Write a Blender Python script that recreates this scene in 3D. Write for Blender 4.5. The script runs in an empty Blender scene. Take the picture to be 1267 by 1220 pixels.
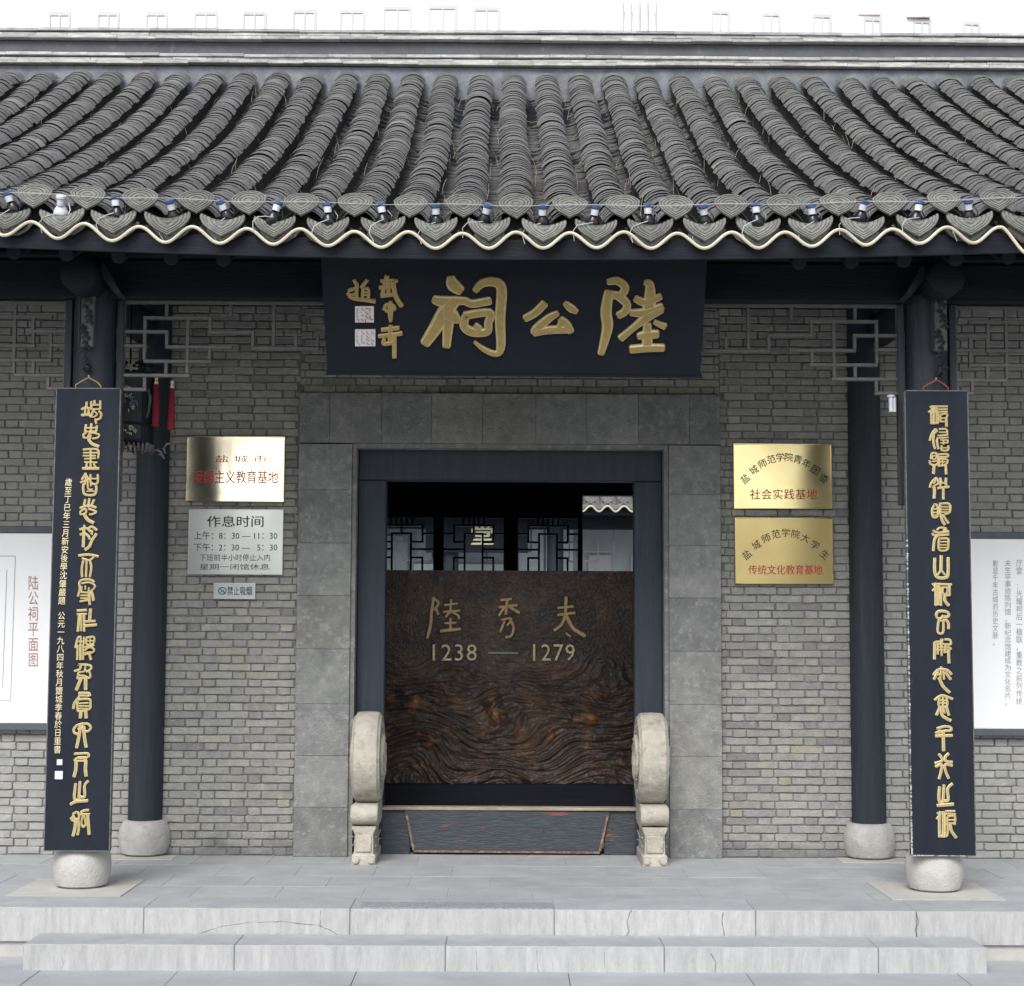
import bpy, math, random
from mathutils import Vector, Matrix, noise
R = math.radians
random.seed(7)
SC = bpy.context.scene
COL = SC.collection

# ------------------------------------------------------------------ camera
F = 2100.0
CAM_LOC = Vector((0.0, -10.0, 1.28))
CAM_ROT = Matrix.Rotation(R(-0.205), 3, 'Z') @ Matrix.Rotation(R(90 + 4.8), 3, 'X') @ Matrix.Rotation(R(0.27), 3, 'Z')
cd = bpy.data.cameras.new("camera"); cam = bpy.data.objects.new("camera", cd); COL.objects.link(cam)
cam.matrix_world = Matrix.Translation(CAM_LOC) @ CAM_ROT.to_4x4()
cd.sensor_width = 36.0; cd.lens = 36.0 * F / 1267.0; cd.clip_end = 800.0; cd.clip_start = 0.1
SC.camera = cam

# ------------------------------------------------------------------ world, sun, exposure
SUN_EL, SUN_AZ = R(43), R(192)
w = bpy.data.worlds.new("World"); SC.world = w; w.use_nodes = True
nt = w.node_tree; nt.nodes.clear()
out = nt.nodes.new('ShaderNodeOutputWorld'); bg = nt.nodes.new('ShaderNodeBackground')
sky = nt.nodes.new('ShaderNodeTexSky'); sky.sky_type = 'NISHITA'; sky.sun_disc = False
sky.sun_elevation = SUN_EL; sky.sun_rotation = SUN_AZ
sky.air_density = 1.0; sky.dust_density = 2.0; sky.ozone_density = 1.0
hsv = nt.nodes.new('ShaderNodeHueSaturation'); hsv.inputs['Saturation'].default_value = 0.38
nt.links.new(sky.outputs[0], hsv.inputs['Color']); nt.links.new(hsv.outputs[0], bg.inputs['Color'])
bg.inputs['Strength'].default_value = 0.11
nt.links.new(bg.outputs[0], out.inputs[0])
sl = bpy.data.lights.new("sun", 'SUN'); sl.energy = 1.5; sl.angle = R(30); sl.color = (1, .985, .965)
so = bpy.data.objects.new("sun", sl); COL.objects.link(so)
sd = Vector((math.sin(SUN_AZ) * math.cos(SUN_EL), math.cos(SUN_AZ) * math.cos(SUN_EL), math.sin(SUN_EL)))
so.rotation_euler = sd.to_track_quat('Z', 'Y').to_euler()
vs = SC.view_settings
vs.view_transform = 'Standard'; vs.look = 'None'; vs.gamma = 1.0; vs.exposure = 0.85; vs.use_curve_mapping = False

# ------------------------------------------------------------------ helpers
def ray(px, py):
    return (CAM_ROT @ Vector(((px - 633.5) / F, (610 - py) / F, -1.0))).normalized()
def at(px, py, Y):
    """a photograph pixel to the point of the plane y = Y"""
    d = ray(px, py); return CAM_LOC + d * ((Y - CAM_LOC.y) / d.y)
def on_plane(px, py, o, n):
    d = ray(px, py); return CAM_LOC + d * ((o - CAM_LOC).dot(n) / d.dot(n))

def hx(r, g, b):
    f = lambda c: (c / 255 / 12.92) if c < 10.3 else ((c / 255 + .055) / 1.055) ** 2.4
    return (f(r), f(g), f(b))

class MB:
    def __init__(s): s.v = []; s.f = []; s.mi = []
    def face(s, idx, m=0): s.f.append(tuple(idx)); s.mi.append(m)
    def add(s, vs_, fs, m=0):
        o = len(s.v); s.v += [tuple(v) for v in vs_]
        for f in fs: s.f.append(tuple(i + o for i in f)); s.mi.append(m)
    def box(s, a, b, m=0, mf=None):
        x0, y0, z0 = a; x1, y1, z1 = b
        o = len(s.v)
        s.v += [(x0,y0,z0),(x1,y0,z0),(x1,y1,z0),(x0,y1,z0),(x0,y0,z1),(x1,y0,z1),(x1,y1,z1),(x0,y1,z1)]
        for k, f in enumerate([(0,1,5,4),(1,2,6,5),(2,3,7,6),(3,0,4,7),(4,5,6,7),(3,2,1,0)]):
            s.f.append(tuple(i + o for i in f)); s.mi.append(mf if (mf is not None and k == 0) else m)
    def bbox(s, a, b, c=.006, m=0, mf=None):
        """box with chamfered edges"""
        x0, y0, z0 = a; x1, y1, z1 = b
        o = len(s.v); vs_ = []
        for xi, yi, zi in [(i, j, k) for i in (0,1) for j in (0,1) for k in (0,1)]:
            X = x1 if xi else x0; Y = y1 if yi else y0; Z = z1 if zi else z0
            sx = -c if xi else c; sy = -c if yi else c; sz = -c if zi else c
            vs_ += [(X, Y+sy, Z+sz), (X+sx, Y, Z+sz), (X+sx, Y+sy, Z)]
        s.v += vs_
        I = lambda i,j,k,t: o + (i*4+j*2+k)*3 + t
        def q(*f, mm=m): s.f.append(f); s.mi.append(mm)
        q(I(0,0,0,0),I(0,0,1,0),I(0,1,1,0),I(0,1,0,0)); q(I(1,0,0,0),I(1,1,0,0),I(1,1,1,0),I(1,0,1,0))
        q(I(0,0,0,1),I(1,0,0,1),I(1,0,1,1),I(0,0,1,1), mm=(mf if mf is not None else m)); q(I(0,1,0,1),I(0,1,1,1),I(1,1,1,1),I(1,1,0,1))
        q(I(0,0,0,2),I(0,1,0,2),I(1,1,0,2),I(1,0,0,2)); q(I(0,0,1,2),I(1,0,1,2),I(1,1,1,2),I(0,1,1,2))
        for j in (0,1):
            for k in (0,1): q(I(0,j,k,1),I(1,j,k,1),I(1,j,k,2),I(0,j,k,2))
        for i in (0,1):
            for k in (0,1): q(I(i,0,k,0),I(i,1,k,0),I(i,1,k,2),I(i,0,k,2))
        for i in (0,1):
            for j in (0,1): q(I(i,j,0,0),I(i,j,1,0),I(i,j,1,1),I(i,j,0,1))
        for i in (0,1):
            for j in (0,1):
                for k in (0,1): q(I(i,j,k,0),I(i,j,k,1),I(i,j,k,2))
    def lathe(s, prof, c=(0,0,0), n=32, axis='z', m=0):
        o = len(s.v)
        for (r, h) in prof:
            for i in range(n):
                a = 2*math.pi*i/n
                if axis == 'z': p = (c[0]+r*math.cos(a), c[1]+r*math.sin(a), c[2]+h)
                elif axis == 'y': p = (c[0]+r*math.cos(a), c[1]+h, c[2]+r*math.sin(a))
                else: p = (c[0]+h, c[1]+r*math.cos(a), c[2]+r*math.sin(a))
                s.v.append(p)
        for j in range(len(prof)-1):
            for i in range(n):
                k = (i+1) % n
                s.face((o+j*n+i, o+j*n+k, o+(j+1)*n+k, o+(j+1)*n+i), m)
        s.face([o+i for i in range(n)], m); s.face([o+(len(prof)-1)*n+i for i in range(n)], m)
    def tube(s, pts, r, n=8, m=0, cap=True):
        pts = [Vector(p) for p in pts]; o = len(s.v)
        for i, p in enumerate(pts):
            d = (pts[min(i+1, len(pts)-1)] - pts[max(i-1, 0)]).normalized()
            u = d.cross(Vector((0.03, 1, 0.02))).normalized()
            if u.length < .5: u = Vector((1,0,0))
            v = d.cross(u).normalized()
            rr = r[i] if isinstance(r, (list, tuple)) else r
            for k in range(n):
                a = 2*math.pi*k/n; s.v.append(tuple(p + u*rr*math.cos(a) + v*rr*math.sin(a)))
        for j in range(len(pts)-1):
            for k in range(n):
                l = (k+1) % n; s.face((o+j*n+k, o+j*n+l, o+(j+1)*n+l, o+(j+1)*n+k), m)
        if cap:
            s.face([o+k for k in range(n)], m); s.face([o+(len(pts)-1)*n+k for k in range(n)], m)
    def prism(s, poly, y0, y1, m=0, mf=None):
        """outline (x,z) pushed from y0 to y1"""
        n = len(poly); o = len(s.v)
        s.v += [(x, y0, z) for x, z in poly] + [(x, y1, z) for x, z in poly]
        s.face([o+i for i in range(n)], mf if mf is not None else m); s.face([o+n+i for i in range(n)][::-1], m)
        for i in range(n):
            k = (i+1) % n; s.face((o+i, o+k, o+n+k, o+n+i), m)
    def build(s, name, mats, parent=None, smooth=False):
        me = bpy.data.meshes.new(name); me.from_pydata(s.v, [], s.f)
        if not isinstance(mats, (list, tuple)): mats = [mats]
        for m in mats: me.materials.append(m)
        if len(mats) > 1: me.polygons.foreach_set('material_index', s.mi)
        me.validate(); me.update()
        import bmesh
        bm = bmesh.new(); bm.from_mesh(me); bmesh.ops.recalc_face_normals(bm, faces=bm.faces); bm.to_mesh(me); bm.free()
        if smooth: smooth_by(me, 40)
        return link(name, me, parent)

def smooth_by(me, ang):
    me.polygons.foreach_set('use_smooth', [True]*len(me.polygons))
    try: me.set_sharp_from_angle(angle=R(ang))
    except Exception: pass
def link(name, me, parent=None):
    o = bpy.data.objects.new(name, me); COL.objects.link(o)
    if parent is not None: o.parent = parent
    return o
def empty(name, loc=(0,0,0)):
    # the empty marks the thing's place; children keep world-space meshes
    o = bpy.data.objects.new(name, None); COL.objects.link(o); o.empty_display_size = .1
    return o
def tag(o, label=None, cat=None, group=None, kind=None):
    if label: o['label'] = label
    if cat: o['category'] = cat
    if group: o['group'] = group
    if kind: o['kind'] = kind
    return o
def copy_tree(o, parent=None):
    c = o.copy(); COL.objects.link(c)
    if parent is not None: c.parent = parent
    for ch in list(o.children): copy_tree(ch, c)
    return c

# ------------------------------------------------------------------ materials
def mat(name, base, var=None, spec=.5, damp=False, scale=6.0, rough=.8, bump=.0, bscale=60.0, metal=0.0, rnd=0.0, island=False,
        spots=None, spot_scale=9.0, spot_lo=.55, spot_hi=.7, stretch=(1,1,1), detail=6, warm=0.0, hue=None):
    m = bpy.data.materials.new(name); m.use_nodes = True; t = m.node_tree; N = t.nodes; L = t.links
    b = N['Principled BSDF']; b.inputs['Roughness'].default_value = rough; b.inputs['Metallic'].default_value = metal; b.inputs['Specular IOR Level'].default_value = spec
    geo = N.new('ShaderNodeNewGeometry'); mp = N.new('ShaderNodeMapping'); L.new(geo.outputs['Position'], mp.inputs[0])
    mp.inputs['Scale'].default_value = stretch
    n1 = N.new('ShaderNodeTexNoise'); n1.inputs['Scale'].default_value = scale; n1.inputs['Detail'].default_value = detail
    n1.inputs['Roughness'].default_value = .65
    L.new(mp.outputs[0], n1.inputs['Vector'])
    mr = N.new('ShaderNodeMapRange'); mr.inputs[1].default_value = .33; mr.inputs[2].default_value = .68; L.new(n1.outputs[0], mr.inputs[0])
    mix = N.new('ShaderNodeMix'); mix.data_type = 'RGBA'; L.new(mr.outputs[0], mix.inputs[0])
    v = var if var else tuple(c*.8 for c in base)
    mix.inputs[6].default_value = (*base, 1); mix.inputs[7].default_value = (*v, 1)
    col = mix.outputs[2]
    if rnd or hue:
        if island: src = geo.outputs['Random Per Island']
        else:
            oi = N.new('ShaderNodeObjectInfo'); src = oi.outputs['Random']
        if hue:
            cr = N.new('ShaderNodeValToRGB'); L.new(src, cr.inputs[0]); cr.color_ramp.interpolation = 'CONSTANT'
            els = cr.color_ramp.elements
            while len(els) < len(hue): els.new(.5)
            for e, (p, c) in zip(els, hue): e.position = p; e.color = (*c, 1)
            mm = N.new('ShaderNodeMix'); mm.data_type = 'RGBA'; mm.blend_type = 'MULTIPLY'; mm.inputs[0].default_value = 1
            L.new(col, mm.inputs[6]); L.new(cr.outputs[0], mm.inputs[7]); col = mm.outputs[2]
        if rnd:
            wn = N.new('ShaderNodeTexWhiteNoise'); wn.noise_dimensions = '1D'; L.new(src, wn.inputs['W'])
            mr2 = N.new('ShaderNodeMapRange'); L.new(wn.outputs['Value'], mr2.inputs[0]); mr2.inputs[3].default_value = 1-rnd; mr2.inputs[4].default_value = 1+rnd
            hs = N.new('ShaderNodeHueSaturation'); L.new(col, hs.inputs['Color']); L.new(mr2.outputs[0], hs.inputs['Value']); col = hs.outputs[0]
    if spots:
        n2 = N.new('ShaderNodeTexNoise'); n2.inputs['Scale'].default_value = spot_scale; n2.inputs['Detail'].default_value = 8
        n2.inputs['Roughness'].default_value = .7; L.new(mp.outputs[0], n2.inputs['Vector'])
        mr3 = N.new('ShaderNodeMapRange'); L.new(n2.outputs[0], mr3.inputs[0]); mr3.inputs[1].default_value = spot_lo; mr3.inputs[2].default_value = spot_hi
        m3 = N.new('ShaderNodeMix'); m3.data_type = 'RGBA'; L.new(mr3.outputs[0], m3.inputs[0]); L.new(col, m3.inputs[6]); m3.inputs[7].default_value = (*spots, 1); col = m3.outputs[2]
    if damp:
        sp = N.new('ShaderNodeSeparateXYZ'); L.new(geo.outputs['Position'], sp.inputs[0])
        n5 = N.new('ShaderNodeTexNoise'); n5.inputs['Scale'].default_value = 2.2; n5.inputs['Detail'].default_value = 8; L.new(geo.outputs['Position'], n5.inputs['Vector'])
        m5 = N.new('ShaderNodeMath'); m5.operation = 'MULTIPLY_ADD'; L.new(n5.outputs[0], m5.inputs[0]); m5.inputs[1].default_value = .55; m5.inputs[2].default_value = -.19
        m6 = N.new('ShaderNodeMath'); m6.operation = 'SUBTRACT'; L.new(m5.outputs[0], m6.inputs[0]); L.new(sp.outputs[2], m6.inputs[1])
        m7 = N.new('ShaderNodeMapRange'); L.new(m6.outputs[0], m7.inputs[0]); m7.inputs[1].default_value = 0; m7.inputs[2].default_value = .06; m7.inputs[4].default_value = .6
        m8 = N.new('ShaderNodeMix'); m8.data_type = 'RGBA'; L.new(m7.outputs[0], m8.inputs[0]); L.new(col, m8.inputs[6]); m8.inputs[7].default_value = (.10,.10,.105,1); col = m8.outputs[2]
    L.new(col, b.inputs['Base Color'])
    # roughness variation
    mrr = N.new('ShaderNodeMapRange'); L.new(n1.outputs[0], mrr.inputs[0]); mrr.inputs[3].default_value = max(0, rough-.08); mrr.inputs[4].default_value = min(1, rough+.08)
    L.new(mrr.outputs[0], b.inputs['Roughness'])
    if bump:
        n4 = N.new('ShaderNodeTexNoise'); n4.inputs['Scale'].default_value = bscale; n4.inputs['Detail'].default_value = 8; L.new(mp.outputs[0], n4.inputs['Vector'])
        bp = N.new('ShaderNodeBump'); bp.inputs['Strength'].default_value = bump; bp.inputs['Distance'].default_value = .01
        L.new(n4.outputs[0], bp.inputs['Height']); L.new(bp.outputs[0], b.inputs['Normal'])
    return m

def plain(name, base, rough=.6, metal=0.0, emit=None):
    m = bpy.data.materials.new(name); m.use_nodes = True; b = m.node_tree.nodes['Principled BSDF']
    b.inputs['Base Color'].default_value = (*base, 1); b.inputs['Roughness'].default_value = rough; b.inputs['Metallic'].default_value = metal
    return m

BR_HUE = [(0, (1,1,1)), (.30, (.94,.94,.97)), (.52, (1.05,1.05,1.03)), (.74, (1.0,.99,.96)), (.86,(.76,.76,.79)), (.945,(1.12,1.09,.97)), (.975,(1.18,1.18,1.16))]
def brickmat(name, island):
    return mat(name, (.325,.320,.290), (.240,.238,.224), scale=18, rough=.9, bump=.55, bscale=80, rnd=.09, island=island, hue=BR_HUE,
               damp=True, spots=(.40,.395,.37), spot_scale=26, spot_lo=.55, spot_hi=.78)
M_brick = brickmat('brick', False); M_brickS = brickmat('brick_many', True)
BAY_HUE = [(0, (1,1,1)), (.5, (.94,.94,.95)), (.8, (1.04,1.03,1.0))]
M_bay = mat('bay_brick', (.36,.355,.33), (.28,.28,.265), scale=5, rough=.92, bump=.5, bscale=55, rnd=.07, hue=BAY_HUE, spots=(.46,.455,.43), spot_scale=5, spot_lo=.5, spot_hi=.7)
M_bayS = mat('bay_brick_many', (.36,.355,.33), (.28,.28,.265), scale=5, rough=.92, bump=.5, bscale=55, rnd=.07, island=True, hue=BAY_HUE, spots=(.46,.455,.43), spot_scale=5, spot_lo=.5, spot_hi=.7)
M_mortar = mat('mortar', (.13,.13,.127), (.25,.248,.24), scale=30, rough=.95, bump=.5)
M_mortar_pale = mat('mortar_pale', (.22,.22,.21), (.15,.15,.145), scale=15, rough=.95, bump=.5)
M_stone = mat('surround_stone', (.275,.276,.266), (.170,.173,.170), scale=12, rough=.8, bump=.8, bscale=110, rnd=.13, hue=[(0,(1,1,1)),(.35,(.90,.91,.92)),(.6,(1.05,1.04,1.0)),(.85,(.95,.97,.95))], spots=(.37,.37,.355), spot_scale=20, spot_lo=.52, spot_hi=.74, detail=12)
M_floor = mat('floor_slab', (.41,.425,.435), (.32,.335,.35), scale=3.5, rough=.65, bump=.15, bscale=45, rnd=.05, spots=(.44,.455,.47), spot_scale=5, spot_lo=.5, spot_hi=.75, detail=10)
M_joint = mat('slab_joint', (.46,.47,.475), (.34,.345,.35), scale=10, rough=.9)
M_edge = mat('edge_stone_top', (.41,.42,.435), (.32,.33,.35), scale=5, rough=.75, bump=.35, bscale=80, rnd=.05)
M_edge_dark = mat('edge_stone_pecked', (.36,.37,.39), (.22,.23,.25), scale=60, rough=.85, bump=.8, bscale=120)
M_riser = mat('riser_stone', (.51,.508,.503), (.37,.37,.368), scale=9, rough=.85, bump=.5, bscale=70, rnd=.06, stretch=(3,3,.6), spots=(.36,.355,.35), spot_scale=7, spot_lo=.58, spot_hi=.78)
M_ground = mat('ground_slab', (.40,.415,.435), (.32,.335,.355), scale=3, rough=.8, bump=.3, bscale=50, rnd=.06)
M_cream = mat('cream_stone', (.50,.49,.45), (.42,.415,.385), scale=9, rough=.8, bump=.25, bscale=60)
M_drum = mat('drum_stone', (.52,.485,.415), (.34,.315,.265), scale=11, rough=.75, bump=.6, bscale=70, spots=(.24,.20,.15), spot_scale=13, spot_lo=.54, spot_hi=.74)
M_drum_front = mat('column_drum_stone', (.52,.51,.48), (.41,.40,.375), scale=14, rough=.7, bump=.5, bscale=90, spots=(.38,.36,.32), spot_scale=22, spot_lo=.64, spot_hi=.82)
M_drum_back = mat('column_drum_worn', (.50,.49,.46), (.36,.35,.33), scale=14, rough=.75, bump=.6, bscale=80, spots=(.24,.23,.21), spot_scale=18, spot_lo=.58, spot_hi=.78)
M_wood = mat('dark_painted_wood', (.027,.034,.045), (.018,.023,.031), scale=7, rough=.5, spec=.35, bump=.5, bscale=40, stretch=(5,5,.35), spots=(.050,.060,.075), spot_scale=4, spot_lo=.54, spot_hi=.80)
M_frame = mat('door_frame_wood', (.036,.048,.066), (.026,.036,.050), scale=7, rough=.5, spec=.35, bump=.5, bscale=40, stretch=(5,5,.35), spots=(.065,.078,.095), spot_scale=4, spot_lo=.56, spot_hi=.8)
M_woodh = mat('dark_beam_wood', (.014,.018,.026), (.010,.012,.018), scale=6, rough=.65, spec=.2, bump=.25, bscale=30, stretch=(.3,3,3))
M_board = mat('lacquer_board', (.018,.023,.034), (.013,.017,.026), scale=5, rough=.6, spec=.15, bump=.08, bscale=40, stretch=(2,2,.5), spots=(.060,.070,.085), spot_scale=16, spot_lo=.66, spot_hi=.82)
M_bevel = mat('worn_board_edge', (.16,.17,.17), (.06,.06,.06), scale=30, rough=.7)
M_plaque = mat('plaque_board', (.012,.015,.023), (.009,.012,.018), scale=4, rough=.6, spec=.2, bump=.05, bscale=40)
M_gold = mat('gold_leaf', (.44,.32,.115), (.36,.26,.09), scale=40, rough=.42, metal=.25, bump=.3, bscale=200)
M_gold_pale = mat('gold_leaf_bright', (.84,.76,.50), (.72,.62,.36), scale=40, rough=.4, metal=.2, bump=.3, bscale=200)
M_gold_mid = mat('gold_leaf_ochre', (.50,.38,.16), (.40,.30,.12), scale=40, rough=.45, metal=.2)
M_gold_pale2 = mat('gold_leaf_rim', (.60,.50,.26), (.50,.40,.20), scale=40, rough=.45, metal=.2)
M_gold_wood = mat('old_gilt', (.90,.64,.30), (.58,.40,.18), scale=30, rough=.45, metal=.0)
M_lattice = mat('lattice_wood', (.13,.125,.12), (.085,.085,.085), scale=20, rough=.6, bump=.2, bscale=60)
M_tile = mat('roof_tile', (.160,.158,.155), (.108,.107,.106), scale=22, rough=.88, bump=.55, bscale=110, rnd=.20, spots=(.30,.30,.29), spot_scale=35, spot_lo=.56, spot_hi=.78,
             hue=[(0,(1,1,1)),(.55,(.9,.9,.92)),(.85,(1.08,1.08,1.04)),(.965,(1.45,1.45,1.38))])
M_tileS = mat('roof_tile_many', (.160,.158,.155), (.108,.107,.106), scale=22, rough=.88, bump=.55, bscale=110, rnd=.20, island=True, spots=(.30,.30,.29), spot_scale=35, spot_lo=.56, spot_hi=.78,
             hue=[(0,(1,1,1)),(.55,(.9,.9,.92)),(.85,(1.08,1.08,1.04)),(.965,(1.45,1.45,1.38))])
M_bed = mat('shade_dark_bedding', (.055,.053,.050), (.035,.034,.032), scale=20, rough=.95, bump=.6)  # bedding coloured near black, painting in the shade of the gaps between rows
M_deck = mat('roof_bedding', (.15,.15,.148), (.09,.09,.088), scale=20, rough=.95, bump=.6)
M_endtile = mat('eave_tile_clay', (.235,.238,.212), (.145,.148,.138), scale=30, rough=.85, bump=.4, bscale=120, rnd=.14, spots=(.12,.12,.12), spot_scale=20, spot_lo=.6, spot_hi=.8)
M_ridge_light = mat('ridge_mortar_white', (.56,.555,.54), (.30,.30,.295), scale=10, rough=.9, bump=.5, rnd=.22, stretch=(1,4,4), spots=(.16,.16,.16), spot_scale=12, spot_lo=.58, spot_hi=.75)
M_ridge_dark = mat('ridge_band_grey', (.12,.125,.145), (.085,.09,.105), scale=5, rough=.9, bump=.3, spots=(.24,.24,.26), spot_scale=9, spot_lo=.58, spot_hi=.8)
M_flash = mat('ridge_base_plaster', (.24,.255,.28), (.13,.14,.16), scale=8, rough=.9, bump=.4, rnd=.05)
M_tube = mat('light_tube', (.64,.60,.45), (.50,.46,.34), scale=8, rough=.35)
M_blue = mat('lamp_blue', (.06,.12,.26), (.04,.07,.16), scale=30, rough=.35)
M_white = mat('lamp_white', (.75,.77,.80), (.6,.62,.66), scale=30, rough=.35)
M_black = plain('cable_black', (.01,.01,.012), .22)
M_wire = plain('wire_grey', (.5,.51,.52), .5)
M_brass = mat('brass_polished', (.97,.90,.70), (.92,.84,.62), scale=3, rough=.14, metal=1.0)
M_brass_dull = mat('brass_dull', (.62,.50,.23), (.56,.44,.19), scale=3, rough=.30, metal=1.0)
M_brass_mid = mat('brass_semi', (.72,.62,.32), (.66,.55,.27), scale=3, rough=.20, metal=1.0)
M_steel = mat('brushed_steel', (.66,.68,.66), (.58,.60,.58), scale=3, rough=.30, metal=1.0)
M_ink = plain('ink_dark', (.03,.03,.03), .6)
M_inkgrey = plain('ink_grey', (.35,.35,.35), .7)
M_red = plain('ink_red', (.50,.025,.03), .5)
M_redbrown = plain('ink_redbrown', (.42,.22,.16), .6)
M_tassel = mat('tassel_red', (.30,.012,.03), (.20,.008,.02), scale=80, rough=.8, bump=.8, bscale=200, stretch=(3,3,.2))
M_poster = mat('white_board', (.93,.93,.93), (.90,.90,.91), scale=2, rough=.45)
M_posterframe = mat('board_frame', (.095,.11,.125), (.075,.085,.10), scale=10, rough=.6)
M_seal = mat('seal_white', (.75,.70,.70), (.65,.58,.60), scale=60, rough=.6)
M_interior = mat('interior_plaster', (.10,.10,.10), (.08,.08,.08), scale=2, rough=.95)
M_sign = mat('sign_plate', (.55,.60,.62), (.48,.53,.56), scale=5, rough=.3, metal=.3)
M_rope = plain('old_rope', (.38,.26,.12), .8)
M_ropered = plain('red_rope', (.30,.08,.05), .8)
M_bldg = mat('pale_render', (.90,.90,.90), (.88,.88,.885), scale=.1, rough=.9)
M_bldgwin = mat('window_pale', (.55,.555,.58), (.50,.505,.53), scale=.2, rough=.5)
M_grass = plain('dry_grass', (.42,.38,.28), .9)

def threshold_mat():
    m = mat('worn_blue_wood', (.046,.060,.072), (.022,.029,.036), scale=18, rough=.55, bump=.4, bscale=40, stretch=(.6,3,3),
            spots=(.24,.07,.055), spot_scale=9, spot_lo=.58, spot_hi=.66)
    return m
M_thresh = threshold_mat()
M_threshedge = mat('bare_wood_edge', (.24,.13,.08), (.10,.06,.045), scale=25, rough=.7, bump=.4, spots=(.42,.32,.20), spot_scale=30, spot_lo=.5, spot_hi=.7)
M_threshtop = mat('threshold_top_wood', (.42,.35,.26), (.24,.19,.15), scale=20, rough=.7, bump=.3, stretch=(.4,2,2))

# ------------------------------------------------------------------ text and brush strokes
def text_mesh(body, bold=0.0, vertical=False, spacing=1.0, res=2):
    c = bpy.data.curves.new('t', 'FONT'); c.resolution_u = res
    c.body = "\n".join(body) if vertical else body
    c.space_line = spacing if vertical else 1.0
    if not vertical: c.space_character = spacing
    if vertical: c.align_x = 'CENTER'
    o = bpy.data.objects.new('t', c); COL.objects.link(o)
    bpy.context.view_layer.update()
    me = bpy.data.meshes.new_from_object(o.evaluated_get(bpy.context.evaluated_depsgraph_get()))
    bpy.data.objects.remove(o); bpy.data.curves.remove(c)
    if bold > 0:   # a second impression set slightly aside thickens the strokes
        V0 = [tuple(v.co) for v in me.vertices]; F0 = [tuple(p.vertices) for p in me.polygons]; n0 = len(V0)
        me = bpy.data.meshes.new('t'); me.from_pydata(V0+[(x+bold*1.6, y+bold*.8, .0004) for x, y, z in V0], [], F0+[tuple(i+n0 for i in f) for f in F0])
    return me
def place_text(name, body, O, U, V, m, parent, bold=.0, vertical=False, spacing=1.0, lift=None, res=2):
    """fits the text into the rectangle O (bottom left), U (to bottom right), V (to top left)"""
    me = text_mesh(body, bold, vertical, spacing, res)
    xs = [v.co.x for v in me.vertices]; ys = [v.co.y for v in me.vertices]
    x0, x1, y0, y1 = min(xs), max(xs), min(ys), max(ys)
    n = U.cross(V).normalized()
    for v in me.vertices:
        a = (v.co.x-x0)/(x1-x0); b = (v.co.y-y0)/(y1-y0)
        v.co = O + U*a + V*b + n*((lift or .002)+v.co.z)
    me.materials.clear(); me.materials.append(m); me.name = name
    return link(name, me, parent)
def text_rect(name, body, x0, y0, x1, y1, Y, m, parent, **k):
    a = at(x0, y1, Y); b = at(x1, y1, Y); c = at(x0, y0, Y)
    return place_text(name, body, a, b-a, c-a, m, parent, **k)

def parse(s, x0, y0, sc, dw):
    st = []
    for part in s.split(';'):
        part = part.strip()
        if not part: continue
        w_ = dw
        if '|' in part: part, ww = part.split('|'); w_ = float(ww)
        pts = []
        for p in part.split():
            q = [float(a) for a in p.split(',')]
            pts.append((x0+q[0]/sc, y0+q[1]/sc, (q[2] if len(q) > 2 else w_)/sc))
        st.append(pts)
    return st
def cr(P, n=6):
    if len(P) < 3: 
        return [tuple(P[0][k]+(P[-1][k]-P[0][k])*i/n for k in range(3)) for i in range(n+1)]
    out_ = []
    Q = [P[0]] + P + [P[-1]]
    for i in range(1, len(Q)-2):
        for j in range(n):
            t = j/n
            out_.append(tuple(.5*((2*Q[i][k]) + (-Q[i-1][k]+Q[i+1][k])*t + (2*Q[i-1][k]-5*Q[i][k]+4*Q[i+1][k]-Q[i+2][k])*t*t + (-Q[i-1][k]+3*Q[i][k]-3*Q[i+1][k]+Q[i+2][k])*t**3) for k in range(3)))
    out_.append(P[-1]); return out_
def strokes(name, st, proj, n, m, parent, h=.008, n_seg=4):
    """raised brush strokes; proj maps a photo pixel to the board, n is the board normal"""
    mb = MB()
    for si, P in enumerate(st):
        C = cr(P, n_seg)
        pts = [proj(p[0], p[1]) for p in C]
        ppm = (proj(C[0][0]+10, C[0][1]) - pts[0]).length/10
        ws = [p[2]*ppm*.5 for p in C]
        d0 = (pts[0]-pts[1]).normalized(); d1 = (pts[-1]-pts[-2]).normalized()
        # rounded ends
        a = [(pts[0]+d0*ws[0]*.45, ws[0]*.62), (pts[0]+d0*ws[0]*.22, ws[0]*.88)]
        b = [(pts[-1]+d1*ws[-1]*.22, ws[-1]*.88), (pts[-1]+d1*ws[-1]*.45, ws[-1]*.62)]
        seq = a + list(zip(pts, ws)) + b
        seq = [(p, w_) for p, w_ in seq]
        o = len(mb.v); hh = h*(1+.035*si) + .0003*si; ns = len(seq)
        for i, (p, w_) in enumerate(seq):
            d = (seq[min(i+1, ns-1)][0]-seq[max(i-1, 0)][0]).normalized(); s_ = n.cross(d).normalized()
            e = .75 if i in (0, ns-1) else 1
            for u, k in ((-1, 0), (-.92, .75), (-.6, 1), (.6, 1), (.92, .75), (1, 0)):
                mb.v.append(tuple(p + s_*w_*u + n*(hh*k*e)))
        for i in range(ns-1):
            for k in range(5): mb.face((o+i*6+k, o+i*6+k+1, o+(i+1)*6+k+1, o+(i+1)*6+k), 0 if k == 2 else 1)
        mb.face([o+k for k in range(6)]); mb.face([o+(ns-1)*6+k for k in range(6)])
    return mb.build(name, m, parent)

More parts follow.
